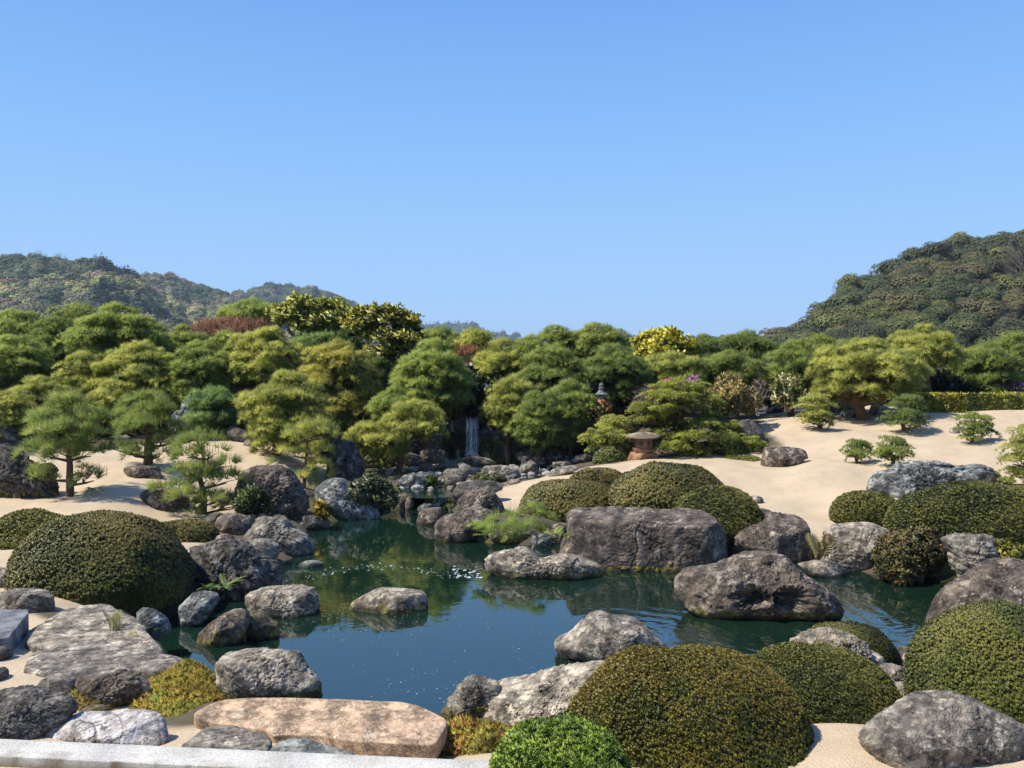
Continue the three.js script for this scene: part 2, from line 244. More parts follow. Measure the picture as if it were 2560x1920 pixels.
      if (o.veins) { const vv = Math.max(smooth(.035, .0, Math.abs(fbm((P.x + P.z) * o.veins + s0, P.y * 2, (P.z - P.x) * o.veins * .4, 2))), smooth(.035, 0, Math.abs(fbm((P.x - P.z) * o.veins * .8 + s0, 7, (P.z + P.x) * o.veins * .3, 2)))); for (let k = 0; k < 3; k++) C[k] = lerp(C[k], [.12, .1, .1][k], vv * .9); }
      const mo = o.moss ? smooth(.0, .3 * o.moss * (topY - baseY), o.moss * (topY - baseY) * (1 + f3 * 2.4 + f1) - (P.y - baseY)) * smooth(-.35, .05, f1 + f2 * .6 + .15) : 0;
      const mt = o.mossTop ? smooth(.02, .14, f1 + f3 * .6 - .16 + o.mossTop) * smooth(.35, .8, (P.y - baseY) / (topY - baseY)) : 0, mm = Math.max(mo, mt);
      if (mm > 0) { const q2 = clamp(.5 + f2 * 1.6 + f3); for (let k = 0; k < 3; k++) C[k] = lerp(C[k], lerp(MOSSB[k], MOSS[k], q2), mm * .92); }
      const spot = smooth(.36, .42, noise(P.x * 46 + s0, P.y * 46, P.z * 46)) * smooth(-.1, .25, f3 + .1); for (let k = 0; k < 3; k++) C[k] = lerp(C[k], Math.min(.8, pal[2][k] * 1.15), spot * .7);
      if (Math.abs(baseY - WATER) < .03) { const wet = smooth(.055, .01, P.y - WATER + f2 * .03); for (let k = 0; k < 3; k++) C[k] *= 1 - .55 * wet; }
      col.push(C[0], C[1], C[2]);
    }
  }
  for (let j = 0; j < NV; j++) for (let i = 0; i < NU; i++) { const a = j * NU + i, b = j * NU + (i + 1) % NU; idx.push(a, a + NU, b, b, a + NU, b + NU); }
  const g = new THREE.BufferGeometry(); g.setAttribute('position', new THREE.Float32BufferAttribute(pos, 3)); g.setAttribute('color', new THREE.Float32BufferAttribute(col, 3)); g.setAttribute('uv', new THREE.Float32BufferAttribute(uv, 2)); g.setIndex(idx); g.computeVertexNormals();
  // the two ends of the grid share one normal
  const nn = g.attributes.normal; for (const j of [0, NV]) { Nn.set(0, 0, 0); for (let i = 0; i < NU; i++) Nn.add(V(nn.getX(j * NU + i), nn.getY(j * NU + i), nn.getZ(j * NU + i))); Nn.normalize(); for (let i = 0; i < NU; i++) nn.setXYZ(j * NU + i, Nn.x, Nn.y, Nn.z); }
  return g;
}
function outlineRadius(L, cx, cy, passes = 2) {
  const n = 240, r = new Float32Array(n);
  for (let i = 0; i < n; i++) {
    const a = i / n * Math.PI * 2, dx = Math.cos(a), dy = Math.sin(a); let best = 0;
    for (let k = 0; k < L.length; k++) { const p = L[k], q = L[(k + 1) % L.length], ex = q[0] - p[0], ey = q[1] - p[1], den = dx * ey - dy * ex; if (Math.abs(den) < 1e-9) continue; const t = ((p[0] - cx) * ey - (p[1] - cy) * ex) / den, s = ((p[0] - cx) * dy - (p[1] - cy) * dx) / den; if (t > best && s >= -1e-6 && s <= 1 + 1e-6) best = t; }
    r[i] = best || 0.02;
  }
  let m = r; for (let pass = 0; pass < passes; pass++) { const o = new Float32Array(n); for (let i = 0; i < n; i++) o[i] = (m[(i + n - 1) % n] + 2 * m[i] + m[(i + 1) % n]) / 4; m = o; }
  return (th) => { const f = ((th / (Math.PI * 2)) % 1 + 1) % 1 * n, i = Math.floor(f), t = f - i; return lerp(m[i % n], m[(i + 1) % n], t); };
}
function rock(label, crop, pts, o = {}) {
  const Q = pts.map(([x, y]) => D(crop, x, y)), xs = Q.map((p) => p[0]), ys = Q.map((p) => p[1]), x0 = Math.min(...xs), x1 = Math.max(...xs), y0 = Math.min(...ys), y1 = Math.max(...ys);
  const xc = (x0 + x1) / 2, by = o.by !== undefined ? D(crop, 0, o.by)[1] : y1;
  const base = o.depth ? at(xc, by, o.depth) : hit(xc, by), zf = -base.z, m = zf / FPX;
  let g, baseY = base.y, topY;
  if (o.flat !== undefined) { // a low stone seen from above: its upper rim lies on one level
    const h = (o.flat === true ? 0.1 : o.flat) + land(base.x, base.z) + (o.lift ?? 0), T = o.T ?? .12, W3 = Q.map(([x, y]) => onPlane(x, y, h)), cx = W3.reduce((s, p) => s + p.x, 0) / W3.length, cz = W3.reduce((s, p) => s + p.z, 0) / W3.length;
    const L = W3.map((p) => [p.x - cx, -(p.z - cz)]), R = outlineRadius(L, 0, 0); topY = h + .02; baseY = h - T * 1.2;
    g = rockGeo({ c: V(cx, h - T * .55, cz), e1: V(1, 0, 0), e2: V(0, 0, -1), e3: V(0, 1, 0) }, R, [T * .6, T * 1.2], { q: 12, facets: 0, ...o }, Math.max(x1 - x0, (y1 - y0) * 1.5) * .46, baseY, topY);
  } else {
    const T = (o.T ?? .42) * Math.min(x1 - x0, (y1 - y0) * 1.9) * m, zm = zf + T * (o.push ?? .7);
    const Hpx = y1 - y0, P2 = Q.map(([x, y]) => { const low = smooth(.55, 1, (y - y0) / Hpx); return at(x, y + low * Hpx * (o.sink ?? .3), zm); });
    const c = at(xc, lerp(y0, y1, .56), zm), L = P2.map((p) => [p.x - c.x, p.y - c.y]), R = outlineRadius(L, 0, 0); topY = at(xc, y0, zm).y;
    g = rockGeo({ c, e1: V(1, 0, 0), e2: V(0, 1, 0), e3: V(0, 0, 1) }, R, [T, T * (o.back ?? 1)], o, Math.max(x1 - x0, y1 - y0) * .46, baseY, topY);
  }
  const M = new THREE.Mesh(g, rockMat); top(M, o.name ?? 'rock', label, o.cat ?? 'rock', o.group); return M;
}
const UP = (h) => [0, 1, .05, h];
rock('dark pitted boulder at the left edge beside the young pine', 'L1', [[-120, 560], [-20, 515], [40, 505], [110, 560], [150, 612], [215, 640], [262, 672], [340, 660], [392, 722], [402, 800], [440, 860], [470, 908], [440, 935], [200, 935], [-120, 930]], { pal: 'dark', rough: .17, facets: 4, freq: 2.2, T: .3, lichen: .22, moss: .1 });
rock('flat dark brown stone under the pine with a bare trunk', 'L1', [[960, 712], [970, 688], [1050, 674], [1150, 690], [1250, 680], [1270, 710], [1262, 740], [1300, 768], [1230, 776], [1150, 766], [1000, 738]], { pal: 'brown', rough: .12, T: .5, q: 4 });
rock('dark grey sloping rock left of the leaning young pine', 'L1', [[1095, 930], [1110, 895], [1150, 860], [1200, 845], [1300, 860], [1400, 900], [1470, 940], [1470, 1030], [1300, 1012], [1170, 990], [1110, 965]], { pal: 'dark', rough: .1 });
rock('small pointed pyramid rock alone on the left sand', 'L1', [[1908, 526], [1925, 492], [1945, 470], [1980, 457], [2030, 483], [2085, 502], [2030, 516], [1990, 524]], { pal: 'grey', facets: 7, T: .45 });
rock('rounded grey boulder behind the small pyramid rock', 'L1', [[1860, 350], [1880, 300], [1920, 278], [1970, 282], [2012, 310], [2022, 400], [2022, 445], [1960, 450], [1880, 420]], { pal: 'grey', by: 470, T: .5 });
rock('brown and black rock leaning in front of the rounded grey boulder', 'L1', [[1800, 420], [1803, 385], [1818, 362], [1860, 372], [1900, 388], [1950, 400], [2010, 462], [1980, 490], [1880, 492], [1830, 472]], { pal: 'brown', T: .4 });
rock('blue white jagged standing stone among the left pines', 'L1', [[1350, 300], [1380, 250], [1430, 236], [1450, 180], [1480, 150], [1550, 158], [1605, 128], [1612, 200], [1540, 240], [1530, 340], [1500, 420], [1420, 420], [1370, 350]], { pal: 'blue', strata: [.8, .5, .2], sf: 12, rough: .14, depth: 16.2, lichen: .02 });
rock('low reddish rock behind the young pine at the left edge', 'L1', [[135, 520], [170, 490], [210, 462], [255, 458], [270, 500], [262, 522]], { pal: 'brown', T: .5 });
rock('dark upright rock at the left edge below the grove', 'L1', [[-40, 380], [0, 350], [60, 360], [110, 400], [135, 470], [130, 530], [-40, 530]], { pal: 'dark', by: 530 });
rock('grey stone half hidden behind the bare trunk pine', 'L1', [[900, 480], [930, 440], [990, 430], [1040, 460], [1050, 485]], { pal: 'grey' });
rock('large dark volcanic boulder on the left shore', 'K2', [[-60, 900], [10, 760], [150, 680], [240, 632], [420, 620], [560, 635], [690, 680], [760, 800], [830, 950], [900, 1100], [940, 1240], [880, 1330], [700, 1400], [500, 1330], [200, 1300], [-40, 1240]], { pal: 'brown', rough: .15, freq: 2.4, T: .35, q: 2.6, lichen: .2, facets: 6 });
rock('mossy pale stone on the sand below the leaning young pine', 'L1', [[1605, 1130], [1620, 1090], [1645, 1065], [1690, 1048], [1752, 1055], [1742, 1090], [1702, 1148], [1640, 1155]], { pal: 'grey', mossTop: .1 });
rock('rounded brown boulder at the edge of the left sand', 'L1', [[1700, 1140], [1722, 1085], [1790, 1055], [1900, 1055], [1960, 1070], [2002, 1120], [1990, 1170], [1930, 1218], [1800, 1222], [1715, 1195]], { pal: 'brown', facets: 4, q: 3.2 });
rock('bluish dark rock behind the rounded brown boulder', 'L1', [[1930, 1090], [1960, 1065], [2080, 1062], [2125, 1092], [2110, 1140], [1980, 1170]], { pal: 'dark' });
rock('knobbly double humped grey rock at the left waterside', 'M8', [[-125, 930], [-60, 868], [0, 790], [30, 772], [70, 772], [108, 792], [135, 768], [180, 762], [222, 792], [262, 842], [332, 880], [400, 928], [452, 982], [447, 1012], [340, 1032], [200, 1032], [100, 990], [-50, 955]], { pal: 'grey', rough: .1, T: .36, lichen: .12 });
rock('low grey rock below the double humped rock', 'M8', [[-95, 985], [-60, 950], [0, 938], [100, 950], [170, 990], [190, 1030], [150, 1092], [50, 1110], [-60, 1090]], { pal: 'grey', strata: [.3, 1, 0] });
rock('small brown rock peeking above the great gnarled rock', 'L1', [[1690, 1275], [1712, 1230], [1780, 1215], [1832, 1235], [1872, 1280], [1760, 1300]], { pal: 'brown', by: 1320 });
rock('great gnarled dark rock beside the largest left azalea dome', 'L1', [[1490, 1345], [1560, 1310], [1650, 1285], [1760, 1265], [1870, 1275], [1960, 1310], [2040, 1370], [2132, 1420], [2182, 1482], [2162, 1560], [2112, 1660], [2062, 1725], [1950, 1745], [1820, 1720], [1640, 1690], [1530, 1570], [1500, 1440]], { pal: 'dark', rough: .13, freq: 1.3, T: .36, lichen: .14, strata: [.75, 1, .2], sf: 8, facets: 6, sink: .15 });
rock('purple brown wedge rock at the foot of the gnarled rock', 'M8', [[55, 1342], [130, 1230], [158, 1150], [215, 1210], [212, 1275], [180, 1330], [100, 1350]], { pal: 'brown', strata: [1, .6, 0] });
rock('oblong pale brown rock in the water below the gnarled rock', 'C3', [[-30, 360], [-20, 290], [60, 262], [180, 242], [400, 234], [490, 256], [540, 310], [550, 400], [542, 452], [430, 472], [250, 460], [120, 455], [0, 410]], { pal: 'pale', rough: .08, q: 4, T: .42, planes: [[.08, 1, .3, .17]], moss: .08, freq: 2 });
rock('mossy boulder standing in the water at the left', 'L2', [[1552, 652], [1570, 590], [1650, 520], [1750, 450], [1850, 412], [1932, 416], [1957, 452], [1952, 560], [1902, 640], [1850, 682], [1700, 702], [1590, 692]], { pal: 'brown', rough: .07, lichen: .08, moss: .33, facets: 4 });
rock('second mossy rock just right of the mossy boulder', 'L2', [[1940, 440], [2000, 418], [2080, 440], [2132, 490], [2192, 530], [2202, 600], [2182, 636], [2050, 646], [1962, 626], [1942, 520]], { pal: 'brown', moss: .5, mossTop: .12 });
rock('small pale stone barely above the water', 'M8', [[330, 1146], [360, 1125], [390, 1114], [450, 1112], [500, 1120], [542, 1135], [500, 1160], [380, 1168]], { pal: 'green', T: .7, q: 2.5 });
rock('flat topped island stone with a yellow moss skirt', 'C3', [[785, 392], [800, 362], [900, 312], [1000, 262], [1060, 246], [1200, 242], [1352, 240], [1387, 275], [1412, 300], [1416, 390], [1400, 416], [1250, 430], [1100, 432], [830, 416]], { pal: 'pale', q: 6, T: .36, rough: .045, planes: [[.05, 1, .16, .115], [0, .1, 1, .3]], moss: .42, facets: 1, lichen: .2 });
rock('shaded bluish boulder under the largest left azalea dome', 'L2', [[1400, 490], [1420, 380], [1500, 290], [1580, 262], [1720, 290], [1737, 330], [1650, 440], [1560, 512], [1450, 545]], { pal: 'blue', rough: .08 });
rock('cracked bluish rock in the shade at the left shore', 'L2', [[1070, 430], [1120, 396], [1210, 395], [1262, 440], [1312, 500], [1337, 552], [1300, 584], [1200, 592], [1110, 512]], { pal: 'blue', facets: 6 });
rock('flat topped grey rock at the left edge before the azalea dome', 'L2', [[-90, 330], [-40, 290], [60, 262], [200, 258], [330, 272], [402, 310], [442, 370], [432, 420], [330, 436], [200, 424], [-60, 400]], { pal: 'grey', q: 5, T: .38, planes: [[.05, 1, .25, .14]], strata: [.1, 1, .2] });
rock('pale rock corner at the left edge below the rear azalea', 'L2', [[-140, 90], [-20, 72], [80, 80], [102, 150], [92, 190], [40, 232], [-140, 240]], { pal: 'pale', q: 4 });
rock('broad flat grey stone sloping to the water', 'L2', [[190, 660], [240, 560], [400, 462], [500, 402], [640, 372], [790, 352], [870, 360], [932, 412], [1062, 460], [1112, 522], [1202, 622], [1310, 742], [1200, 765], [1060, 750], [900, 700], [830, 662], [500, 712], [280, 702]], { flat: .06, T: .14, chip: .8, pal: 'pale', strata: [.25, .5, 1], sf: 26, rough: .035, freq: 2.2, lichen: .24 });
rock('long grey stone with an upturned lip at the near left shore', 'L2', [[180, 888], [205, 800], [280, 730], [490, 690], [800, 645], [920, 680], [1100, 752], [1300, 752], [1462, 790], [1432, 830], [1320, 890], [1062, 890], [900, 930], [600, 902], [350, 922]], { flat: .075, T: .13, chip: .8, pal: 'grey', strata: [.3, .6, 1], sf: 24, rough: .05, freq: 2.4, moss: .2 });
rock('rugged brown rock below the long grey stone', 'L2', [[600, 960], [640, 915], [800, 930], [900, 926], [1062, 930], [1182, 970], [1192, 1060], [1082, 1102], [1060, 1182], [950, 1187], [780, 1132], [640, 1102]], { pal: 'brown', rough: .14, freq: 2.2, facets: 6, moss: .12 });
rock('small grey rock on the sand left of the brown rock', 'L2', [[265, 1042], [320, 962], [400, 926], [540, 930], [592, 970], [562, 1042], [430, 1072], [310, 1062]], { pal: 'grey', T: .5 });
rock('big dark rough rock at the lower left edge', 'L2', [[-120, 1090], [-20, 1052], [100, 1040], [300, 1060], [420, 1090], [540, 1120], [587, 1172], [562, 1260], [402, 1312], [352, 1372], [200, 1432], [-120, 1420]], { pal: 'dark', rough: .1, freq: 2.4, T: .4, planes: [[.1, 1, .35, .17]], lichen: .2 });
rock('small mossy stone above the white veined rock', 'L2', [[598, 1240], [640, 1195], [700, 1172], [800, 1172], [856, 1200], [850, 1250], [720, 1262]], { pal: 'brown', mossTop: .15 });
rock('white rock with dark veins behind the granite kerb', 'L2', [[285, 1402], [400, 1332], [550, 1282], [830, 1272], [1080, 1240], [1200, 1238], [1262, 1252], [1302, 1312], [1337, 1400], [1332, 1482], [900, 1500], [500, 1480], [300, 1440]], { pal: 'vein', q: 7, T: .42, planes: [[.03, 1, .55, .085]], veins: 6, facets: 2, rough: .05, by: 1500, sink: .5 });
rock('grey stone with fine stripes behind the granite kerb', 'L2', [[1420, 1487], [1500, 1422], [1600, 1347], [1700, 1318], [1840, 1320], [1950, 1360], [2070, 1385], [2132, 1402], [2157, 1460], [2120, 1512], [1700, 1530]], { flat: .06, T: .16, pal: 'grey', strata: [.35, .2, 1], sf: 30, rough: .03 });
rock('smooth greenish stepping stone behind the granite kerb', 'C3', [[160, 1512], [230, 1452], [360, 1418], [480, 1430], [620, 1480], [760, 1515], [885, 1552], [600, 1580], [300, 1560]], { flat: .05, T: .14, pal: 'green', rough: .02 });
rock('large flat pink stepping stone between pond and kerb', 'C3', [[-440, 1222], [-300, 1142], [-190, 1112], [0, 1100], [300, 1098], [540, 1105], [830, 1115], [1000, 1125], [1210, 1130], [1300, 1150], [1352, 1160], [1480, 1222], [1562, 1262], [1577, 1302], [1522, 1400], [1482, 1462], [1420, 1478], [1300, 1462], [900, 1450], [740, 1432], [600, 1402], [330, 1392], [200, 1400], [150, 1362], [0, 1335], [-200, 1310], [-400, 1270]], { flat: .045, T: .06, pal: 'pink', rough: .022, freq: 3, lichen: .25, name: 'stepping_stone', cat: 'stepping stone' });
rock('split grey rock with a black flank at the near shore', 'C3', [[-277, 882], [-250, 812], [-100, 765], [0, 770], [220, 762], [370, 790], [422, 860], [540, 920], [582, 980], [587, 1060], [562, 1107], [440, 1112], [200, 1097], [0, 1112], [-150, 1082], [-252, 992]], { pal: 'pale', q: 5, T: .34, rough: .075, freq: 1.8, planes: [[-.02, 1, .3, .15], [.9, .25, .5, .42], [-.3, .1, 1, .3]], moss: .1 });
rock('pointed mossy rock at the near shore right of the pink stone', 'C3', [[1510, 1192], [1580, 1130], [1650, 1040], [1720, 966], [1800, 952], [1890, 985], [1962, 1002], [2017, 1080], [1990, 1112], [1862, 1182], [1780, 1242], [1650, 1277], [1560, 1262]], { pal: 'grey', rough: .12, freq: 2.4, moss: .45, mossTop: -.02, T: .45 });
rock('long pale sloping rock behind the bright green azalea', 'C4', [[-60, 1260], [0, 1140], [200, 1072], [400, 1032], [560, 972], [640, 935], [740, 890], [850, 832], [960, 806], [1080, 820], [1090, 870], [950, 1010], [850, 1110], [740, 1240], [680, 1330], [350, 1372], [200, 1350], [0, 1330]], { pal: 'pale', rough: .09, T: .45, facets: 6, freq: 2.2, lichen: .1, by: 1360, strata: [-.5, 1, .3], sf: 5 });
rock('smooth cone shaped speckled rock in the water', 'C4', [[582, 692], [598, 660], [660, 642], [740, 588], [820, 508], [880, 458], [950, 440], [1010, 450], [1050, 472], [1120, 488], [1200, 484], [1262, 510], [1322, 560], [1420, 640], [1482, 690], [1522, 742], [1300, 772], [1150, 802], [950, 822], [780, 842], [660, 792], [630, 742]], { pal: 'grey', rough: .04, facets: 3, T: .42, q: 2.4, lichen: .06, sink: .15 });
rock('low pale island rock with rounded humps and moss', 'M7', [[-107, 1052], [-90, 990], [0, 955], [130, 935], [200, 915], [270, 935], [302, 990], [342, 1020], [420, 1002], [540, 965], [650, 975], [722, 1020], [802, 1036], [857, 1070], [862, 1112], [822, 1132], [690, 1132], [520, 1167], [380, 1167], [220, 1147], [100, 1122], [-80, 1092]], { pal: 'pale', rough: .13, freq: 1.8, T: .42, q: 2.6, moss: .25 });
rock('huge block shaped dark boulder rising from the pond', 'M7', [[505, 967], [540, 900], [575, 830], [568, 690], [595, 636], [700, 621], [880, 611], [1000, 605], [1110, 618], [1350, 636], [1600, 640], [1700, 662], [1762, 700], [1812, 800], [1842, 900], [1847, 972], [1780, 1032], [1500, 1062], [1300, 1087], [1100, 1052], [900, 1032], [700, 1002]], { pal: 'brown', q: 9, T: .31, rough: .045, freq: 1.6, planes: [[.01, 1, .12, .335], [-.12, .1, 1, .4], [.8, .05, .6, .8]], strata: [1, .05, .25], sf: 9, moss: .1, facets: 0, lichen: .24, sink: .2 });
rock('wide brown boulder with a hollow eye socket in the pond', 'D', [[1447, 1272], [1455, 1245], [1480, 1235], [1530, 1232], [1560, 1225], [1600, 1205], [1650, 1198], [1692, 1200], [1722, 1226], [1762, 1256], [1802, 1282], [1830, 1306], [1833, 1336], [1800, 1343], [1740, 1343], [1660, 1337], [1600, 1332], [1550, 1327], [1480, 1302], [1455, 1287]], { pal: 'brown', rough: .06, T: .4, facets: 3, lichen: .13, moss: .12, q: 2.8, holes: [[-.2, .05, .42, .19, .24], [.2, .03, .43, .2, .27]], sink: .15, freq: 2 });
rock('tall brown block boulder right of the huge boulder', 'R6', [[-135, 1182], [-110, 1060], [-50, 980], [20, 905], [60, 888], [250, 880], [440, 905], [492, 942], [542, 1012], [557, 1102], [562, 1252], [402, 1287], [250, 1222], [0, 1217]], { pal: 'brown', q: 7, T: .42, rough: .06, planes: [[.02, 1, .3, .24], [-.2, .1, 1, .4], [.95, .1, .35, .47]], facets: 1, strata: [1, .1, .2], sf: 8, lichen: .24 });
rock('pale striated boulder beside the russet shrub', 'R6', [[640, 1262], [670, 1150], [662, 1060], [720, 1010], [850, 985], [1000, 980], [1100, 1010], [1182, 1052], [1152, 1200], [1042, 1242], [1022, 1302], [850, 1312], [700, 1292]], { pal: 'pale', strata: [.25, 1, .2], sf: 11, rough: .07, q: 4, lichen: .3 });
rock('low pale rock at the waterline below the striated boulder', 'R6', [[410, 1292], [480, 1282], [560, 1272], [750, 1290], [832, 1330], [842, 1396], [700, 1402], [550, 1392], [470, 1342]], { pal: 'pale', T: .5, q: 3, rough: .05, sink: .5 });
rock('layered slate like rock right of the russet shrub', 'R6', [[1600, 1110], [1700, 1075], [1780, 1060], [1850, 1070], [1920, 1060], [2002, 1100], [1992, 1200], [1952, 1250], [1852, 1402], [1780, 1402], [1700, 1352], [1640, 1200]], { pal: 'grey', strata: [.1, 1, .15], sf: 24, rough: .14, facets: 6, q: 4 });
rock('pale blue rock above the slanting brown boulder', 'R6', [[1800, 1402], [1852, 1332], [1960, 1292], [2022, 1250], [2150, 1270], [2300, 1300], [2320, 1420], [2000, 1440]], { pal: 'blue', facets: 7, lichen: 0 });
rock('large slanting brown boulder at the right edge of the pond', 'R5', [[1462, 552], [1500, 490], [1562, 410], [1622, 310], [1702, 230], [1802, 158], [1902, 80], [1992, 25], [2060, 22], [2212, 30], [2400, 90], [2480, 400], [2400, 640], [1900, 640], [1600, 600]], { pal: 'brown', rough: .05, T: .35, facets: 4, lichen: .22, freq: 1.4 });
rock('long blue grey boulder on the right sand behind the azaleas', 'R6', [[958, 735], [1000, 640], [1060, 575], [1150, 555], [1250, 515], [1340, 500], [1420, 520], [1490, 515], [1600, 508], [1680, 535], [1752, 530], [1852, 508], [1942, 540], [2012, 580], [2047, 622], [2020, 690], [1800, 740], [1400, 790], [1180, 775]], { pal: 'blue', rough: .14, freq: 1.7, T: .36, lichen: .08, strata: [.4, 1, .2], sf: 7, facets: 5 });
rock('little grey stone on the sand right of the middle azaleas', 'M7', [[1990, 545], [2000, 512], [2050, 502], [2100, 515], [2120, 545], [2110, 566], [2040, 562]], { pal: 'grey' });
rock('flat topped brown rock right of the great dome pine', 'R6', [[150, 500], [170, 400], [200, 375], [300, 371], [450, 384], [497, 408], [502, 455], [420, 482], [310, 512], [220, 532]], { pal: 'brown', q: 6, T: .4, planes: [[.04, 1, .3, .22]], rough: .07, freq: 2.4, lichen: .12 });
rock('black and grey boulder behind the right shoulder of the dome pine', 'N4', [[1700, 720], [1780, 660], [1880, 640], [1960, 690], [2040, 780], [2078, 880], [2090, 930], [2060, 990], [1900, 980]], { pal: 'dark', T: .5, strata: [1, .2, 0], sf: 6, lichen: .2 });
rock('pale blue pointed rock under the big right pine', 'R4', [[695, 1475], [715, 1430], [760, 1390], [800, 1378], [880, 1400], [900, 1440], [880, 1482], [780, 1480]], { pal: 'blue', lichen: 0, facets: 6 });
rock('small bluish boulder in front of the pale pointed rock', 'R4', [[768, 1512], [780, 1475], [820, 1458], [870, 1478], [907, 1520], [890, 1535], [820, 1532]], { pal: 'blue' });
rock('white grey wedge rock right of the big right pine trunk', 'R4', [[990, 1500], [1010, 1440], [1040, 1408], [1080, 1412], [1120, 1440], [1167, 1480], [1150, 1508], [1060, 1510]], { pal: 'white', facets: 7, strata: [.8, .5, 0], sf: 5 });
rock('grey blue rock under the pale flowering shrub', 'R4', [[170, 1480], [185, 1440], [230, 1422], [290, 1424], [345, 1450], [345, 1490], [250, 1492]], { pal: 'blue', T: .5 });
rock('white stone behind the small pine on the upper right sand', 'R4', [[1630, 1640], [1640, 1615], [1665, 1602], [1692, 1610], [1694, 1655], [1650, 1657]], { pal: 'white', T: .6 });
rock('knobbly grey rock with rust moss before the small round azalea', 'R5', [[330, 722], [380, 640], [450, 620], [560, 600], [720, 585], [850, 612], [952, 660], [987, 730], [940, 762], [1100, 762], [1152, 842], [1060, 930], [900, 890], [800, 830], [600, 790], [420, 780]], { pal: 'pale', rough: .13, freq: 2.2, mossTop: .06, T: .45, by: 930 });
rock('grey rock above the rubble between the two right azaleas', 'R5', [[1220, 800], [1250, 750], [1330, 732], [1402, 752], [1442, 790], [1420, 842], [1330, 852], [1240, 838]], { pal: 'grey', facets: 6 });
rock('brown rock behind the rubble between the two right azaleas', 'R5', [[1132, 740], [1180, 706], [1280, 705], [1330, 722], [1250, 770], [1190, 830], [1140, 800]], { pal: 'brown', mossTop: .05 });
rock('rough grey rock in the middle of the rubble', 'R5', [[1035, 925], [1100, 862], [1200, 848], [1290, 880], [1312, 940], [1240, 1000], [1130, 1005]], { pal: 'grey', rough: .12, freq: 2.6 });
rock('dark fractured rock at the right of the rubble', 'R5', [[1280, 900], [1340, 862], [1420, 850], [1430, 920], [1400, 985], [1310, 970]], { pal: 'dark', rough: .12 });
rock('pale lower stone of the rubble between the right azaleas', 'R5', [[1080, 1080], [1140, 1010], [1240, 1000], [1380, 1000], [1400, 1080], [1360, 1160], [1270, 1180], [1180, 1160]], { pal: 'pale', rough: .13, freq: 2.4, mossTop: 0 });
rock('large smooth grey boulder in the lower right corner', 'R5', [[885, 1382], [940, 1340], [1000, 1290], [1100, 1245], [1200, 1240], [1330, 1180], [1480, 1125], [1620, 1108], [1780, 1125], [1900, 1165], [2050, 1240], [2212, 1320], [2330, 1400], [2350, 1600], [2100, 1660], [1700, 1650], [1500, 1592], [1250, 1542], [1020, 1552], [940, 1472]], { pal: 'grey', rough: .05, T: .4, facets: 4, strata: [.15, .6, .3], sf: 7, lichen: .16, sink: .2 });
// stream side
rock('blue grey boulder with pine shadows on the stream mouth', 'M8', [[450, 610], [468, 540], [530, 482], [600, 458], [690, 470], [752, 535], [850, 590], [932, 620], [967, 660], [972, 722], [932, 747], [700, 767], [600, 757], [490, 700]], { pal: 'blue', rough: .07, T: .38, freq: 1.6, lichen: .1, facets: 6 });
rock('dark folded rock at the water below the yellow leaves', 'M8', [[288, 832], [340, 772], [430, 745], [502, 760], [562, 802], [587, 842], [480, 867], [320, 862]], { pal: 'dark', strata: [.3, 1, 0], sf: 6, rough: .1 });
rock('long reddish brown rock at the right of the stream mouth', 'M8', [[1408, 832], [1440, 780], [1600, 732], [1750, 680], [1850, 722], [1912, 762], [1882, 802], [1760, 852], [1702, 942], [1602, 972], [1430, 952], [1408, 902]], { pal: 'brown', rough: .1, facets: 7, T: .4, freq: 2, strata: [-.4, 1, .2], sf: 6, moss: .08 });
rock('pyramid brown rock above the long reddish rock', 'M8', [[1578, 680], [1600, 630], [1652, 590], [1722, 560], [1840, 522], [1892, 570], [1942, 640], [1977, 712], [1900, 735], [1800, 735], [1680, 720]], { pal: 'brown', rough: .09, facets: 7, T: .4 });
rock('dark smooth curved rock beside the low cascade', 'W1', [[315, 1260], [340, 1200], [400, 1130], [560, 1112], [680, 1110], [760, 1130], [810, 1170], [800, 1200], [720, 1220], [640, 1190], [540, 1230], [420, 1280], [360, 1310]], { pal: 'dark', rough: .06, strata: [.3, 1, 0], sf: 5, T: .3 });
rock('round dark red rock in the water at the stream mouth', 'M8', [[1263, 792], [1290, 732], [1352, 700], [1462, 690], [1482, 732], [1452, 802], [1402, 830], [1280, 822]], { pal: 'brown', T: .5 });
rock('pale blue rock between the cascade and the red rock', 'M8', [[1268, 702], [1300, 672], [1332, 655], [1402, 660], [1412, 702], [1300, 727]], { pal: 'blue', T: .5 });
rock('bluish flat striped rock left of the upper stream', 'M8', [[1100, 502], [1160, 440], [1230, 420], [1312, 430], [1372, 490], [1372, 527], [1150, 537]], { pal: 'blue', strata: [.4, 1, 0], sf: 6, T: .4 });
rock('small mossy rock at the left of the cascade', 'M8', [[1108, 640], [1130, 592], [1180, 582], [1200, 610], [1180, 680], [1120, 680]], { pal: 'grey', mossTop: .2 });
rock('second small mossy rock at the left of the cascade', 'M8', [[1180, 650], [1200, 600], [1235, 600], [1245, 660], [1220, 710], [1180, 700]], { pal: 'grey', mossTop: .1 });
rock('small boulder on the brink of the cascade', 'W1', [[78, 1290], [85, 1255], [110, 1245], [150, 1262], [158, 1295], [120, 1310]], { pal: 'grey' });
rock('upright brown boulder left of the waterfall pool', 'W1', [[30, 880], [45, 830], [100, 810], [165, 815], [205, 850], [215, 930], [180, 975], [110, 970], [60, 940]], { pal: 'brown', T: .5, facets: 6 });
rock('narrow brown boulder leaning on the upright boulder', 'W1', [[195, 840], [240, 822], [275, 850], [292, 920], [270, 955], [205, 975]], { pal: 'brown' });
rock('dark low boulder at the left of the upright boulder', 'W1', [[-130, 900], [-60, 850], [20, 880], [80, 940], [60, 990], [-80, 990]], { pal: 'dark' });
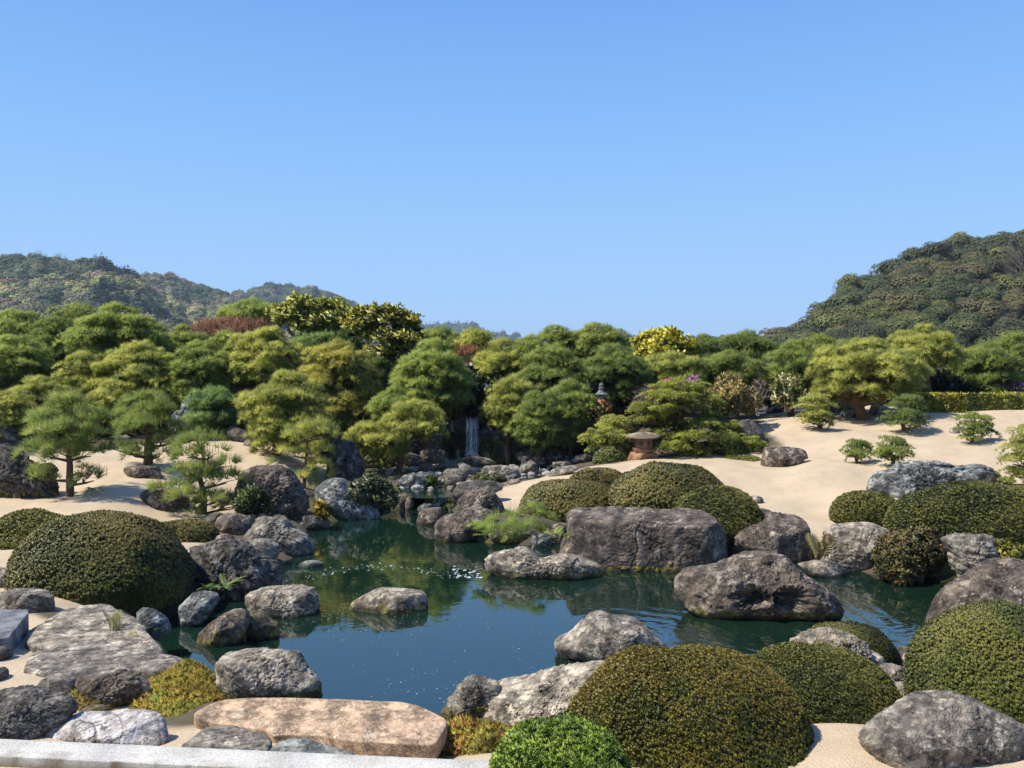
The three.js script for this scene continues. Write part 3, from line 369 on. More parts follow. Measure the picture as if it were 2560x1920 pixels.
rock('small mossy cone stone by the stream sand', 'W1', [[25, 1000], [40, 965], [90, 945], [130, 970], [142, 1020], [90, 1035]], { pal: 'brown', mossTop: .2 });
rock('broad brown rock below the waterfall', 'W1', [[395, 935], [450, 900], [540, 888], [640, 900], [730, 935], [757, 965], [680, 985], [520, 975]], { pal: 'brown', T: .5, q: 2.6 });
rock('pale brown rounded slab left of the stream channel', 'W1', [[150, 990], [230, 945], [350, 940], [390, 980], [380, 1010], [260, 1015]], { pal: 'brown', T: .5 });
rock('pale cracked block in the middle of the stream bank', 'W1', [[245, 1040], [275, 1005], [390, 1000], [470, 1010], [490, 1070], [420, 1120], [330, 1140], [260, 1120]], { pal: 'grey', facets: 6, lichen: .08 });
rock('grey rock behind the pale cracked block', 'W1', [[370, 960], [420, 945], [500, 975], [550, 1020], [545, 1055], [480, 1070], [420, 1020]], { pal: 'grey' });
rock('broad pale rock on the right bank of the stream', 'W1', [[600, 1020], [630, 980], [780, 970], [880, 980], [950, 1020], [958, 1070], [900, 1090], [720, 1080], [620, 1060]], { pal: 'grey', T: .5, q: 3.4, lichen: .1 });
rock('small standing dark stone on the stream rock', 'W1', [[970, 930], [980, 890], [1005, 884], [1035, 895], [1040, 930], [1005, 965], [970, 960]], { pal: 'dark', by: 1045 });
rock('square grey rock under the standing stone in the stream', 'W1', [[955, 1010], [965, 965], [1005, 950], [1060, 920], [1105, 945], [1125, 1010], [1130, 1045], [1000, 1050], [957, 1045]], { pal: 'grey', q: 4 });
rock('pale reclining rock at the sand edge of the stream', 'W1', [[1215, 1060], [1240, 1015], [1330, 985], [1450, 970], [1500, 990], [1510, 1015], [1350, 1040], [1250, 1065]], { pal: 'pale', T: .4 });
rock('dark ridged rock behind the bright stream grass', 'W1', [[905, 870], [960, 840], [1060, 815], [1200, 808], [1350, 820], [1420, 870], [1380, 940], [1200, 950], [1040, 920], [920, 910]], { pal: 'brown', rough: .13, freq: 2.2, T: .3, depth: 16.6 });
rock('pale flat rock behind the reclining rock', 'W1', [[1250, 980], [1262, 940], [1400, 930], [1450, 960], [1380, 985], [1290, 990]], { pal: 'grey', T: .5 });
rock('jagged dark rocks below the lantern pine', 'W1', [[1420, 920], [1480, 880], [1560, 865], [1640, 900], [1660, 950], [1560, 950], [1460, 940]], { pal: 'dark', rough: .15, facets: 7 });
rock('grey rock half hidden by the lantern pine', 'W1', [[1540, 860], [1550, 810], [1640, 800], [1720, 830], [1720, 880], [1600, 880]], { pal: 'blue', depth: 16.3 });
rock('blue grey craggy rock directly behind the stone lantern', 'N4', [[250, 960], [270, 905], [340, 890], [430, 905], [520, 930], [520, 1060], [400, 1080], [300, 1050]], { pal: 'blue', rough: .14, depth: 17.0, facets: 7, lichen: .03 });
rock('dark low rock at the right foot of the stone lantern', 'N4', [[660, 1110], [700, 1082], [770, 1085], [840, 1115], [850, 1145], [740, 1150], [670, 1150]], { pal: 'dark', depth: 16.3 });
rock('dark craggy rock behind the little pine on the left bank', 'K2', [[1180, 480], [1210, 330], [1300, 240], [1420, 270], [1560, 330], [1640, 480], [1720, 620], [1760, 780], [1600, 850], [1200, 850]], { pal: 'dark', rough: .14, freq: 2, T: .4, q: 2.6 });
rock('pale grey knob behind the dark craggy rock', 'K2', [[1195, 210], [1210, 150], [1250, 122], [1290, 150], [1300, 220], [1240, 240]], { pal: 'grey', depth: 15 });
rock('small stone by the stream below the striped rock', 'M8', [[1350, 560], [1365, 545], [1400, 542], [1412, 558], [1390, 572], [1360, 572]], { pal: 'pale' });
rock('pale round stone in the pool above the cascade', 'W1', [[282, 1180], [300, 1160], [340, 1158], [355, 1180], [330, 1205], [295, 1205]], { pal: 'pale' });
rock('small pale stone in the stream below the square rock', 'W1', [[1112, 1065], [1130, 1050], [1160, 1052], [1166, 1066], [1140, 1072]], { pal: 'pale' });
rock('flat pale stone at the sand end of the stream', 'W1', [[850, 1120], [880, 1100], [950, 1098], [970, 1120], [920, 1145], [860, 1145]], { pal: 'pale' });
rock('grey blue rock between the two bright fern clumps', 'M7', [[250, 880], [290, 830], [380, 800], [440, 830], [450, 880], [420, 910], [300, 912]], { pal: 'blue', T: .5, facets: 6 });
rock('brown bank rock under the middle azaleas beside the dwarf pine', 'M7', [[390, 790], [420, 740], [500, 720], [575, 730], [590, 800], [500, 850], [410, 840]], { pal: 'brown', by: 880, facets: 6, rough: .1 });
rock('moss edged bank rock below the dwarf pine', 'M8', [[1820, 900], [1880, 850], [2000, 830], [2120, 850], [2180, 900], [2150, 960], [1900, 960]], { pal: 'brown', moss: .4, by: 980, rough: .1 });
// waterfall cliff
rock('dark wet cliff rock on the left of the waterfall', 'W1', [[215, 900], [240, 740], [270, 620], [330, 540], [440, 500], [480, 520], [470, 620], [465, 760], [450, 880], [380, 900]], { pal: 'dark', rough: .13, depth: 17.35, T: .3, q: 4, moss: .6 });
rock('dark weathered cliff rock on the right of the waterfall', 'W1', [[575, 890], [585, 740], [600, 600], [640, 540], [760, 520], [900, 540], [1040, 590], [1160, 640], [1260, 710], [1300, 800], [1240, 830], [1000, 900], [760, 920]], { pal: 'dark', rough: .13, freq: 2.4, depth: 17.15, T: .2, q: 5, lichen: .16, moss: .3, strata: [1, .1, 0], sf: 10, facets: 4 });
rock('black rock lip behind the top of the waterfall', 'W1', [[380, 900], [390, 600], [430, 500], [520, 455], [620, 480], [680, 560], [690, 900]], { pal: 'dark', depth: 18.0, T: .3, q: 5 });
rock('grey boulder in the bushes right of the cliff', 'W1', [[1270, 800], [1280, 700], [1330, 670], [1420, 660], [1480, 680], [1480, 780], [1380, 810]], { pal: 'blue', depth: 17.1, mossTop: .05 });

// dressed slab, pebbles, kerb
{
  const h = .06, P2 = [[-220, 410], [214, 405], [216, 432], [62, 622], [-220, 660]].map(([x, y]) => onPlane(...D('L2', x, y), h)), s = new THREE.Shape(P2.map((p) => new THREE.Vector2(p.x, -p.z)));
  const g = new THREE.ExtrudeGeometry(s, { depth: .13, bevelEnabled: true, bevelSize: .008, bevelThickness: .008, bevelSegments: 2 }); g.rotateX(-Math.PI / 2); g.translate(0, h - .138, 0);
  const u = g.attributes.uv; for (let i = 0; i < u.count; i++) u.setXY(i, u.getX(i) / .5, u.getY(i) / .5);
  top(new THREE.Mesh(g, new THREE.MeshStandardMaterial({ color: rgb(.2, .215, .235), map: grainMap, bumpMap: grainBump, bumpScale: .004, roughness: .8 })), 'stone_slab', 'dressed bluish stone slab with straight edges at the left edge', 'stone slab');
}
rock('round dark pebble on the sand below the dressed slab', 'L2', [[-40, 750], [-20, 705], [40, 695], [75, 720], [86, 770], [50, 805], [-20, 812]], { pal: 'dark', facets: 0, rough: .02, T: .7, name: 'pebble', cat: 'pebble', q: 2.2 });
rock('lower round dark pebble at the very left edge', 'L2', [[-70, 930], [-40, 875], [10, 866], [46, 895], [50, 940], [10, 975], [-50, 972]], { pal: 'dark', facets: 0, rough: .02, T: .7, name: 'pebble', cat: 'pebble', q: 2.2 });
{
  const h = .1, A = onPlane(-260, 1581.5, h), B = onPlane(1280, 1651, h), A2 = onPlane(-260, 1621, h), B2 = onPlane(1280, 1703, h);
  const dir = B.clone().sub(A), len = dir.length(), n = V(-dir.z, 0, dir.x).normalize(), wd = Math.abs(A2.clone().sub(A).dot(n));
  const segs = [], geo = (l) => { const nx = 80, g = new THREE.BoxGeometry(l, .22, wd, 300, 4, 14), p = g.attributes.position, u = g.attributes.uv; for (let i = 0; i < p.count; i++) { const x = p.getX(i), y = p.getY(i), z = p.getZ(i), e = (Math.abs(y) > .1 && Math.abs(z) > wd / 2 - .001) ? .006 : 0; p.setXYZ(i, x, y - (y > 0 ? e : 0) + .0012 * fbm(x * 14, y * 9, z * 14, 2), z - Math.sign(z) * e + .003 * fbm(x * 6 + 7, y * 9, z, 2)); u.setXY(i, (x + y) / .3, (z + y) / .3); } g.computeVertexNormals(); const cc = []; for (let i = 0; i < p.count; i++) { const x = p.getX(i), f = smooth(.0, .006, p.getZ(i) - wd / 2 + .008 + .012 * fbm(x * 9, p.getY(i) * 20, 4, 3)) * (p.getZ(i) > 0 ? 1 : 0), st = smooth(.16, .3, fbm(x * 5, p.getZ(i) * 9, 2, 3)) * .35, k = mix3k([1, 1, 1], [.36, .29, .18], Math.max(f, st)); cc.push(...k); } g.setAttribute('color', new THREE.Float32BufferAttribute(cc, 3)); return g; };
  const mix3k = (a, b, t) => a.map((v, i) => lerp(v, b[i], t));
  const speck = tex(512, 512, (x, y) => { const r = rnd(), w = NZ[y * 512 + x]; let k = 222 + (rnd() - .5) * 50 + (w - .5) * 90; if (r < .22) k -= 85; else if (r > .88) k += 30; k = clamp(k, 60, 255); return [k, k, k * .985]; }, true);
  speck.repeat.set(.35, .35);
  const m = new THREE.MeshStandardMaterial({ color: rgb(.8, .775, .73), vertexColors: true, map: speck, bumpMap: sandBump, bumpScale: .002, roughness: .85 });
  const k = new THREE.Mesh(geo(len), m); k.position.copy(A).add(B).multiplyScalar(.5).addScaledVector(n, wd / 2); k.position.y = h - .11; k.rotation.y = Math.atan2(-dir.z, dir.x);
  top(k, 'granite_kerb', 'pale speckled granite kerb across the lower left corner', 'kerb');
}

// ---------- plants: leaf shapes and spreading ----------
function leafGeo(list) { // list of {p, dir, up, l, w, n, kind}: thin leaves as folded diamonds or needles
  const pos = [], nor = [], idx = []; const s = V(0, 0, 0), q = V(0, 0, 0);
  const put = (v, n) => { pos.push(v.x, v.y, v.z); nor.push(n.x, n.y, n.z); return pos.length / 3 - 1; };
  const face = (i, j, k, n) => { const o = 3 * i, e = 3 * j, f = 3 * k, ax = pos[e] - pos[o], ay = pos[e + 1] - pos[o + 1], az = pos[e + 2] - pos[o + 2], bx = pos[f] - pos[o], by = pos[f + 1] - pos[o + 1], bz = pos[f + 2] - pos[o + 2]; if ((ay * bz - az * by) * n.x + (az * bx - ax * bz) * n.y + (ax * by - ay * bx) * n.z < 0) idx.push(i, k, j); else idx.push(i, j, k); };
  for (const a of list) {
    s.crossVectors(a.dir, a.needle ? a.n : a.up); if (s.lengthSq() < 1e-6) s.set(1, 0, 0); s.normalize();
    const tip = a.p.clone().addScaledVector(a.dir, a.l);
    if (a.needle) { const i = put(a.p.clone().addScaledVector(s, a.w), a.n), j = put(a.p.clone().addScaledVector(s, -a.w), a.n), k = put(tip, a.n); face(i, j, k, a.n); }
    else { const m = a.p.clone().addScaledVector(a.dir, a.l * .45); q.crossVectors(s, a.dir).multiplyScalar(-a.w * .3); m.add(q); const i = put(a.p, a.n), j = put(m.clone().addScaledVector(s, a.w), a.n), k = put(tip, a.n), l = put(m.clone().addScaledVector(s, -a.w), a.n); face(i, j, k, a.n); face(i, k, l, a.n); }
  }
  const g = new THREE.BufferGeometry(); g.setAttribute('position', new THREE.Float32BufferAttribute(pos, 3)); g.setAttribute('normal', new THREE.Float32BufferAttribute(nor, 3)); g.setIndex(idx); return g;
}
const sph = (r) => { const z = r() * 2 - 1, a = r() * 6.2832, k = Math.sqrt(1 - z * z); return V(k * Math.cos(a), z, k * Math.sin(a)); };
const YUP = V(0, 1, 0);
function sprayGeo(seed, tufts, needles, L, w, flat = .45, lift = .55) { // a twig end of a pine: tufts of needles on a small dome of radius 1
  const r = mulberry(seed), list = [];
  for (let t = 0; t < tufts; t++) {
    const a = r() * 6.283, k = Math.sqrt(r()) * .82, c = V(Math.cos(a) * k, flat * (1 - k * k) - .1 + (r() - .5) * .15, Math.sin(a) * k), ax = V(Math.cos(a) * k * .9, lift + r() * .3, Math.sin(a) * k * .9).normalize();
    for (let i = 0; i < needles; i++) { const d = sph(r).multiplyScalar(.82).add(ax).normalize(); if (d.dot(ax) < .05) continue; const n = d.clone().multiplyScalar(.35).add(ax.clone().multiplyScalar(.7)).add(sph(r).multiplyScalar(.45)).normalize(); list.push({ p: c.clone().addScaledVector(d, L * .08), dir: d, up: sph(r), l: L * (.75 + r() * .5), w, n, needle: true }); }
  }
  return leafGeo(list);
}
function clusterGeo(seed, n, l, w, spread = 1) { // a leafy twig tip of radius about 1
  const r = mulberry(seed), list = [];
  for (let i = 0; i < n; i++) { const d = sph(r); d.y = Math.abs(d.y) * .9 + .12; d.normalize(); const p = sph(r).multiplyScalar(.45 * spread); p.y *= .6; const nn = V(d.x * .5, .6, d.z * .5).add(sph(r).multiplyScalar(.5)).normalize(); list.push({ p, dir: d, up: V(sph(r).x * .6, 1, sph(r).z * .6), l: l * (.7 + r() * .6), w: w * (.8 + r() * .4), n: nn }); }
  return leafGeo(list);
}
const SPRAY = [1, 2, 3].map((s) => sprayGeo(s, 8, 15, .74, .038)), SPRAYLONG = [11, 12].map((s) => sprayGeo(s, 5, 20, 1.0, .026, .3, .7)), SPRAYTIGHT = [21, 22].map((s) => sprayGeo(s, 10, 12, .42, .042, .35, .9)), SPRAYFAR = [31, 32].map((s) => sprayGeo(s, 8, 11, .72, .05));
const LEAF = [5, 6].map((s) => clusterGeo(s, 11, 1.15, .3)), LEAFBIG = [7, 8].map((s) => clusterGeo(s, 16, .8, .27, 1.5)), CLUMP = [9, 10].map((s) => clusterGeo(s, 26, .62, .24, 2)), TWIGS = [41, 42].map((s) => sprayGeo(s, 6, 7, 1.1, .022, .5, .9));
const needleMat = new THREE.MeshPhysicalMaterial({ color: 0xffffff, roughness: .9, specularIntensity: .2, transmission: .6, thickness: 0, side: THREE.DoubleSide });
const leafMat = new THREE.MeshPhysicalMaterial({ color: 0xffffff, roughness: .65, specularIntensity: .35, transmission: .35, thickness: 0, side: THREE.DoubleSide });
const dullMat = new THREE.MeshStandardMaterial({ color: 0xffffff, roughness: .85, side: THREE.DoubleSide });
const barkTex = tex(256, 256, (x, y) => { const v = NZ[(y % 512) * 512 + ((x * 3) % 512)], c = Math.abs(Math.sin(x * .14 + NZ2[y * 512 + x] * 9)) < .25 ? 90 : 0; const k = clamp(190 + (v - .5) * 260 - c, 40, 255); return [k, k * .97, k * .94]; }, true);
const barkMat = new THREE.MeshStandardMaterial({ color: rgb(.27, .19, .13), map: barkTex, bumpMap: barkTex, bumpScale: .01, roughness: .95 });
const redBark = new THREE.MeshStandardMaterial({ color: rgb(.36, .2, .13), map: barkTex, bumpMap: barkTex, bumpScale: .01, roughness: .95 });
const greyBark = new THREE.MeshStandardMaterial({ color: rgb(.3, .26, .22), roughness: .95 });
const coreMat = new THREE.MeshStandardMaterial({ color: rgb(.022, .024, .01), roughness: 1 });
const M4 = new THREE.Matrix4(), QA = new THREE.Quaternion(), QB = new THREE.Quaternion();
function inst(name, geo, mat, list, parent, rn, kind = 'stuff') { // list of [position, direction, size, colour]
  if (!list.length) return null;
  const m = new THREE.InstancedMesh(geo, mat, list.length); const C = new THREE.Color();
  list.forEach(([p, n, s, c], i) => { QA.setFromUnitVectors(YUP, n); QB.setFromAxisAngle(YUP, rn() * 6.283); QA.multiply(QB); M4.compose(p, QA, V(s, s * (.85 + rn() * .3), s)); m.setMatrixAt(i, M4); m.setColorAt(i, C.setRGB(c[0], c[1], c[2])); });
  m.name = name; if (kind) m.userData.kind = kind; if (parent) parent.add(m); return m;
}
function tube(pts, r0, r1, seg = 7, rings) { // tapered limb through points
  const cv = new THREE.CatmullRomCurve3(pts), n = rings ?? Math.max(4, pts.length * 3), pos = [], uv = [], idx = [], fr = cv.computeFrenetFrames(n, false), L = cv.getLength();
  for (let i = 0; i <= n; i++) { const t = i / n, c = cv.getPointAt(t), r = lerp(r0, r1, t); for (let j = 0; j <= seg; j++) { const a = j / seg * 6.2832, k = r * (1 + .12 * Math.sin(a * 3 + i * 1.7)); const v = c.clone().addScaledVector(fr.normals[i], Math.cos(a) * k).addScaledVector(fr.binormals[i], Math.sin(a) * k); pos.push(v.x, v.y, v.z); uv.push(j / seg * r0 * 6 / .2, t * L / .25); } }
  for (let i = 0; i < n; i++) for (let j = 0; j < seg; j++) { const a = i * (seg + 1) + j, b = a + seg + 1; idx.push(a, a + 1, b, b, a + 1, b + 1); }
  const g = new THREE.BufferGeometry(); g.setAttribute('position', new THREE.Float32BufferAttribute(pos, 3)); g.setAttribute('uv', new THREE.Float32BufferAttribute(uv, 2)); g.setIndex(idx); g.computeVertexNormals(); return g;
}
const mix3 = (a, b, t) => [lerp(a[0], b[0], t), lerp(a[1], b[1], t), lerp(a[2], b[2], t)];
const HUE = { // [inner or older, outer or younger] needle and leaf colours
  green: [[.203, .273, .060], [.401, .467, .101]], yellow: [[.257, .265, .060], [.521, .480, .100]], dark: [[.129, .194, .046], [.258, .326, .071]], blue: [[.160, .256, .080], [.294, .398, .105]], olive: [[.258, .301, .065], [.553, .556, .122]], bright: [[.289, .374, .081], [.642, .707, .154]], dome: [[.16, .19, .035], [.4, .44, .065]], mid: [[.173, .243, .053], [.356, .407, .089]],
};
function padSprays(out, c, rx, ry, rz, sp, size, hue, rn, o = {}) { // needles over a flattened cloud
  const n = Math.round(2.9 * ((rx * rz) + ry * (rx + rz) * .6) / (sp * sp) * (o.dens ?? .86));
  for (let i = 0; i < n; i++) {
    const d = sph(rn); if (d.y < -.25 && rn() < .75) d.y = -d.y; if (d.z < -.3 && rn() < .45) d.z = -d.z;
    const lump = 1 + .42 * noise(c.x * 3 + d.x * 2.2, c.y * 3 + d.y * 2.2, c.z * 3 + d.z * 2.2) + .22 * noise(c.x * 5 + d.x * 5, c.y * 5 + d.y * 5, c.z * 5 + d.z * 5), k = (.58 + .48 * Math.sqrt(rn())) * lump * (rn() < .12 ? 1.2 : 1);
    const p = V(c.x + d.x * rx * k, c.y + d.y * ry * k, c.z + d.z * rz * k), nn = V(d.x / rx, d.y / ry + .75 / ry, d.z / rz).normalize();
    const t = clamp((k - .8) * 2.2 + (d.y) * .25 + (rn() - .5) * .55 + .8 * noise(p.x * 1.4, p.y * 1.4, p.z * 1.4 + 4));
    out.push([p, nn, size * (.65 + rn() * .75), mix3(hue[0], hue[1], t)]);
  }
}
function pine(label, o) {
  // o: base [X, Y] or depth with baseH; box [l, t, r, b] in survey units; pads: optional list of [crop, cx, cy, rx, ry, dz]
  const rn = mulberry(o.seed ?? Math.round(label.length * 131 + o.box[0] * 7 + o.box[1])), hue = HUE[o.hue ?? 'green'], T = new THREE.Group();
  const B = o.base ? (o.depth ? at(o.base[0], o.base[1], o.depth) : hit(...o.base)) : null, z = o.depth ?? -B.z, m = z / FPX, [l, t, r, b] = o.box;
  const cx = (l + r) / 2, foot = B ? B.clone() : (() => { const p = at(cx + (rn() - .5) * (r - l) * .2, b, z); p.y = Math.min(land(p.x, p.z), p.y - .3); return p; })();
  foot.y = Math.min(foot.y, land(foot.x, foot.z)) - .05;
  T.position.copy(foot);
  const loc = (X, Y, dz = 0) => at(X, Y, z - dz).sub(foot);
  const w = (r - l) * m / 2 * (o.pads ? 1 : 1.1), h = (b - t) * m, pads = [];
  if (o.pads) for (const [c, x, y, rx, ry, dz] of o.pads) { const q = D(c, x, y), k = CROPS[c][2] / 1.157324 * m; pads.push({ c: loc(q[0], q[1], dz ?? 0), rx: rx * k, ry: ry * k, rz: (o.rz ?? .9) * rx * k }); }
  else {
    const base = loc(cx, b), tp = loc(cx, t), pr = clamp(w * (o.padR ?? .36), .16, .85), nl = Math.max(2, Math.round(h / (pr * (o.gap ?? .88))));
    for (let k = 0; k < nl; k++) {
      const u = (k + .35) / nl, y = lerp(base.y, tp.y - pr * .62, u / ((nl - .65) / nl)), prof = Math.pow(Math.sin(Math.PI * clamp(.26 + .72 * u, 0, 1)), o.prof ?? .7), R = w * prof, top_ = k === nl - 1;
      const np = top_ ? 1 : Math.max(3, Math.round(4.4 * R / pr * .62)), a0 = rn() * 6.28;
      for (let j = 0; j < np; j++) { const a = a0 + (j + (rn() - .5) * .5) / np * 6.283, q = pr * (.62 + rn() * .72), rr = top_ ? 0 : Math.max(0, R - q * .85) * (.85 + rn() * .2); pads.push({ c: V((base.x + tp.x) / 2 + Math.cos(a) * rr, y + (top_ ? 0 : (rn() - .5) * pr * .8), (base.z + tp.z) / 2 + Math.sin(a) * rr * .9), rx: q, ry: q * (o.flat ?? .46), rz: q }); }
      if (R > pr * 2.2) pads.push({ c: V((base.x + tp.x) / 2, y, (base.z + tp.z) / 2), rx: pr * 1.2, ry: pr * .5, rz: pr * 1.2 });
    }
  }
  const geos = o.kind === 'long' ? SPRAYLONG : o.kind === 'tight' ? SPRAYTIGHT : z > 19.5 ? SPRAYFAR : SPRAY, size = o.size ?? clamp(z * .0064, .085, .2), sp = size * (o.space ?? .82);
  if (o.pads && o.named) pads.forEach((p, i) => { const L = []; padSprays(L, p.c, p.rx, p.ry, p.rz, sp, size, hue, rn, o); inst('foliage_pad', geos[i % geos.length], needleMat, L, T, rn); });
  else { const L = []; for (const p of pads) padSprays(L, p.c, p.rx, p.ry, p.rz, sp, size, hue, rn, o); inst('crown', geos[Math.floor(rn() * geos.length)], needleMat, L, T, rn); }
  // trunk and limbs
  const topP = o.trunkTop ? loc(...o.trunkTop) : pads.reduce((s, p) => p.c.y > s.y ? p.c : s, V(0, -9, 0)).clone(), tr = o.tr ?? clamp(w * .09, .03, .16), lean = o.lean ?? (rn() - .5) * .3;
  const mids = o.trunk ? o.trunk.map(([X, Y, dz]) => loc(X, Y, dz ?? 0)) : [1, 2, 3].map((k) => V(lerp(0, topP.x, k / 4) + Math.sin(k * 1.9 + rn() * 2) * w * .09 + lean * w * .3 * Math.sin(k / 4 * Math.PI), lerp(0, topP.y, k / 4), lerp(0, topP.z, k / 4) + (rn() - .5) * w * .12));
  const line = [V(0, -.08, 0), ...mids, topP], cv = new THREE.CatmullRomCurve3(line), bm = o.bark ?? (rn() < .4 ? redBark : barkMat);
  mesh('trunk', tube(line, tr * 1.15, tr * .3, 8), bm, T);
  const limbs = []; for (const p of pads) {
    if (p.c.distanceTo(topP) < .02) continue;
    let bt = .1, bd = 1e9; for (let k = 2; k <= 19; k++) { const q = cv.getPointAt(k / 20), d = q.distanceTo(p.c) + Math.max(0, q.y - (p.c.y - p.ry * .8)) * 1.5; if (d < bd) { bd = d; bt = k / 20; } }
    const a = cv.getPointAt(bt), e = p.c.clone(); e.y -= p.ry * .35; const mm = a.clone().lerp(e, .5).add(V((rn() - .5) * .25, rn() * .12 - .05, (rn() - .5) * .25).multiplyScalar(p.rx)), rr = tr * .46;
    limbs.push(tube([a, mm, e], rr, rr * .35, 5, 5));
    for (let k = 0; k < 3; k++) { const g = p.c.clone().add(V((rn() - .5) * 1.5 * p.rx, (rn() * .5) * p.ry, (rn() - .3) * 1.3 * p.rz)); limbs.push(tube([mm, mm.clone().lerp(g, .6).add(V(0, .06 * p.rx, 0)), g], rr * .45, rr * .15, 4, 4)); }
  }
  if (limbs.length) mesh('branches', mergeGeometries(limbs), bm, T, 'stuff');
  if (o.candles) { const L = []; for (const p of pads) for (let k = 0; k < o.candles; k++) { const a = rn() * 6.28, q = Math.sqrt(rn()) * .95; L.push(tube([V(p.c.x + Math.cos(a) * p.rx * q, p.c.y + p.ry * .55 * (1 - q * q) + .02, p.c.z + Math.sin(a) * p.rz * q), V(p.c.x + Math.cos(a) * p.rx * q * 1.03, p.c.y + p.ry * .9 + .1, p.c.z + Math.sin(a) * p.rz * q)], .006, .003, 3, 2)); } mesh('young_shoots', mergeGeometries(L), new THREE.MeshStandardMaterial({ color: rgb(.4, .24, .09), roughness: .9 }), T, 'stuff'); }
  top(T, o.name ?? 'pine_tree', label, o.cat ?? 'pine tree', o.group); return T;
}
function dome(label, crop, cx, topY, baseY, rx, o = {}) { // clipped rounded shrub
  const rn = mulberry(Math.round(cx * 3 + topY * 7 + rx)), a = D(crop, cx, baseY), tp = D(crop, cx, topY), k = CROPS[crop][2] / 1.157324;
  const B = o.depth ? at(a[0], a[1], o.depth) : hit(a[0], a[1]), zf = -B.z, RXp = rx * k;
  let z = zf, m = z / FPX, R = RXp * m; const rzk = o.rz ?? .85; z = zf + R * rzk * (o.push ?? .8); m = z / FPX; R = RXp * m;
  const C = at(a[0], a[1], z); C.y = Math.min(C.y, B.y); const yTop = at(tp[0], tp[1], z).y, H = yTop - C.y, G = new THREE.Group(); G.position.copy(C);
  const ex = o.ex ?? 2.4, RZ = R * rzk, lum = o.lump ?? .03;
  const surf = (d) => { const r = Math.pow(Math.pow(Math.abs(d.x) / R, ex) + Math.pow(Math.abs(d.y) / H, ex) + Math.pow(Math.abs(d.z) / RZ, ex), -1 / ex); return r * (1 + lum * noise(d.x * 2.5 + cx, d.y * 2.5, d.z * 2.5) * 2); };
  const sk = (d) => d.y < 0 ? 0 : 1; // the foot draws in under the widest line
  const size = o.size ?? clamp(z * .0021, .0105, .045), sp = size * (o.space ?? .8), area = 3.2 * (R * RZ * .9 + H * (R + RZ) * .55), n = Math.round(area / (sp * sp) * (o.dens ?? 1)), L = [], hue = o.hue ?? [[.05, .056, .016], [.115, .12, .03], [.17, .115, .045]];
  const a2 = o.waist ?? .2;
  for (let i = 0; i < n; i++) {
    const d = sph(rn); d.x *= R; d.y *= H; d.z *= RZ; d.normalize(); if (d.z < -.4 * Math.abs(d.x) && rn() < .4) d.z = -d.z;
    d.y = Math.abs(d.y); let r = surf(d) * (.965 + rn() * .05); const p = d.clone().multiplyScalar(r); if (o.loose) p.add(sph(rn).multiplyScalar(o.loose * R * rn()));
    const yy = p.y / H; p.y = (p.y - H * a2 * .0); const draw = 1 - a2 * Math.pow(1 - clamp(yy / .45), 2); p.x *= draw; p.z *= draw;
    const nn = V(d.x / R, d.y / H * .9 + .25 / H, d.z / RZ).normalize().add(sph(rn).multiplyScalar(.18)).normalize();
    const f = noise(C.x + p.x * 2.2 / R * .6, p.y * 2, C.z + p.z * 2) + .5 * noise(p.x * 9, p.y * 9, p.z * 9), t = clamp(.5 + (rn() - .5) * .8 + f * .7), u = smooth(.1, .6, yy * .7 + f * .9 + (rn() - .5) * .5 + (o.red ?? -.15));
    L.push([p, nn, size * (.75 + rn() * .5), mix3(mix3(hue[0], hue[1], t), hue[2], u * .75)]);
  }
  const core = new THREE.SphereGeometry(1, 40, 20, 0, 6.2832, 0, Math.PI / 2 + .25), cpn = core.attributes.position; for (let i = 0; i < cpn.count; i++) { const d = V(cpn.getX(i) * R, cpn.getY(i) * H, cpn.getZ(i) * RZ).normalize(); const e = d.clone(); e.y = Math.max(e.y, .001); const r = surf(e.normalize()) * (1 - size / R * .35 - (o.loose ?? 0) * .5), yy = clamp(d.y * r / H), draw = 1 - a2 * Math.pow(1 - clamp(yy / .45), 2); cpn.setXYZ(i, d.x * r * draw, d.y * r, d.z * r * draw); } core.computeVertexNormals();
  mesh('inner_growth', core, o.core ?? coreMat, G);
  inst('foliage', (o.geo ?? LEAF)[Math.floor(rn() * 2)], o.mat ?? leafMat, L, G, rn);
  top(G, o.name ?? 'clipped_azalea', label, o.cat ?? 'shrub', o.group); return G;
}
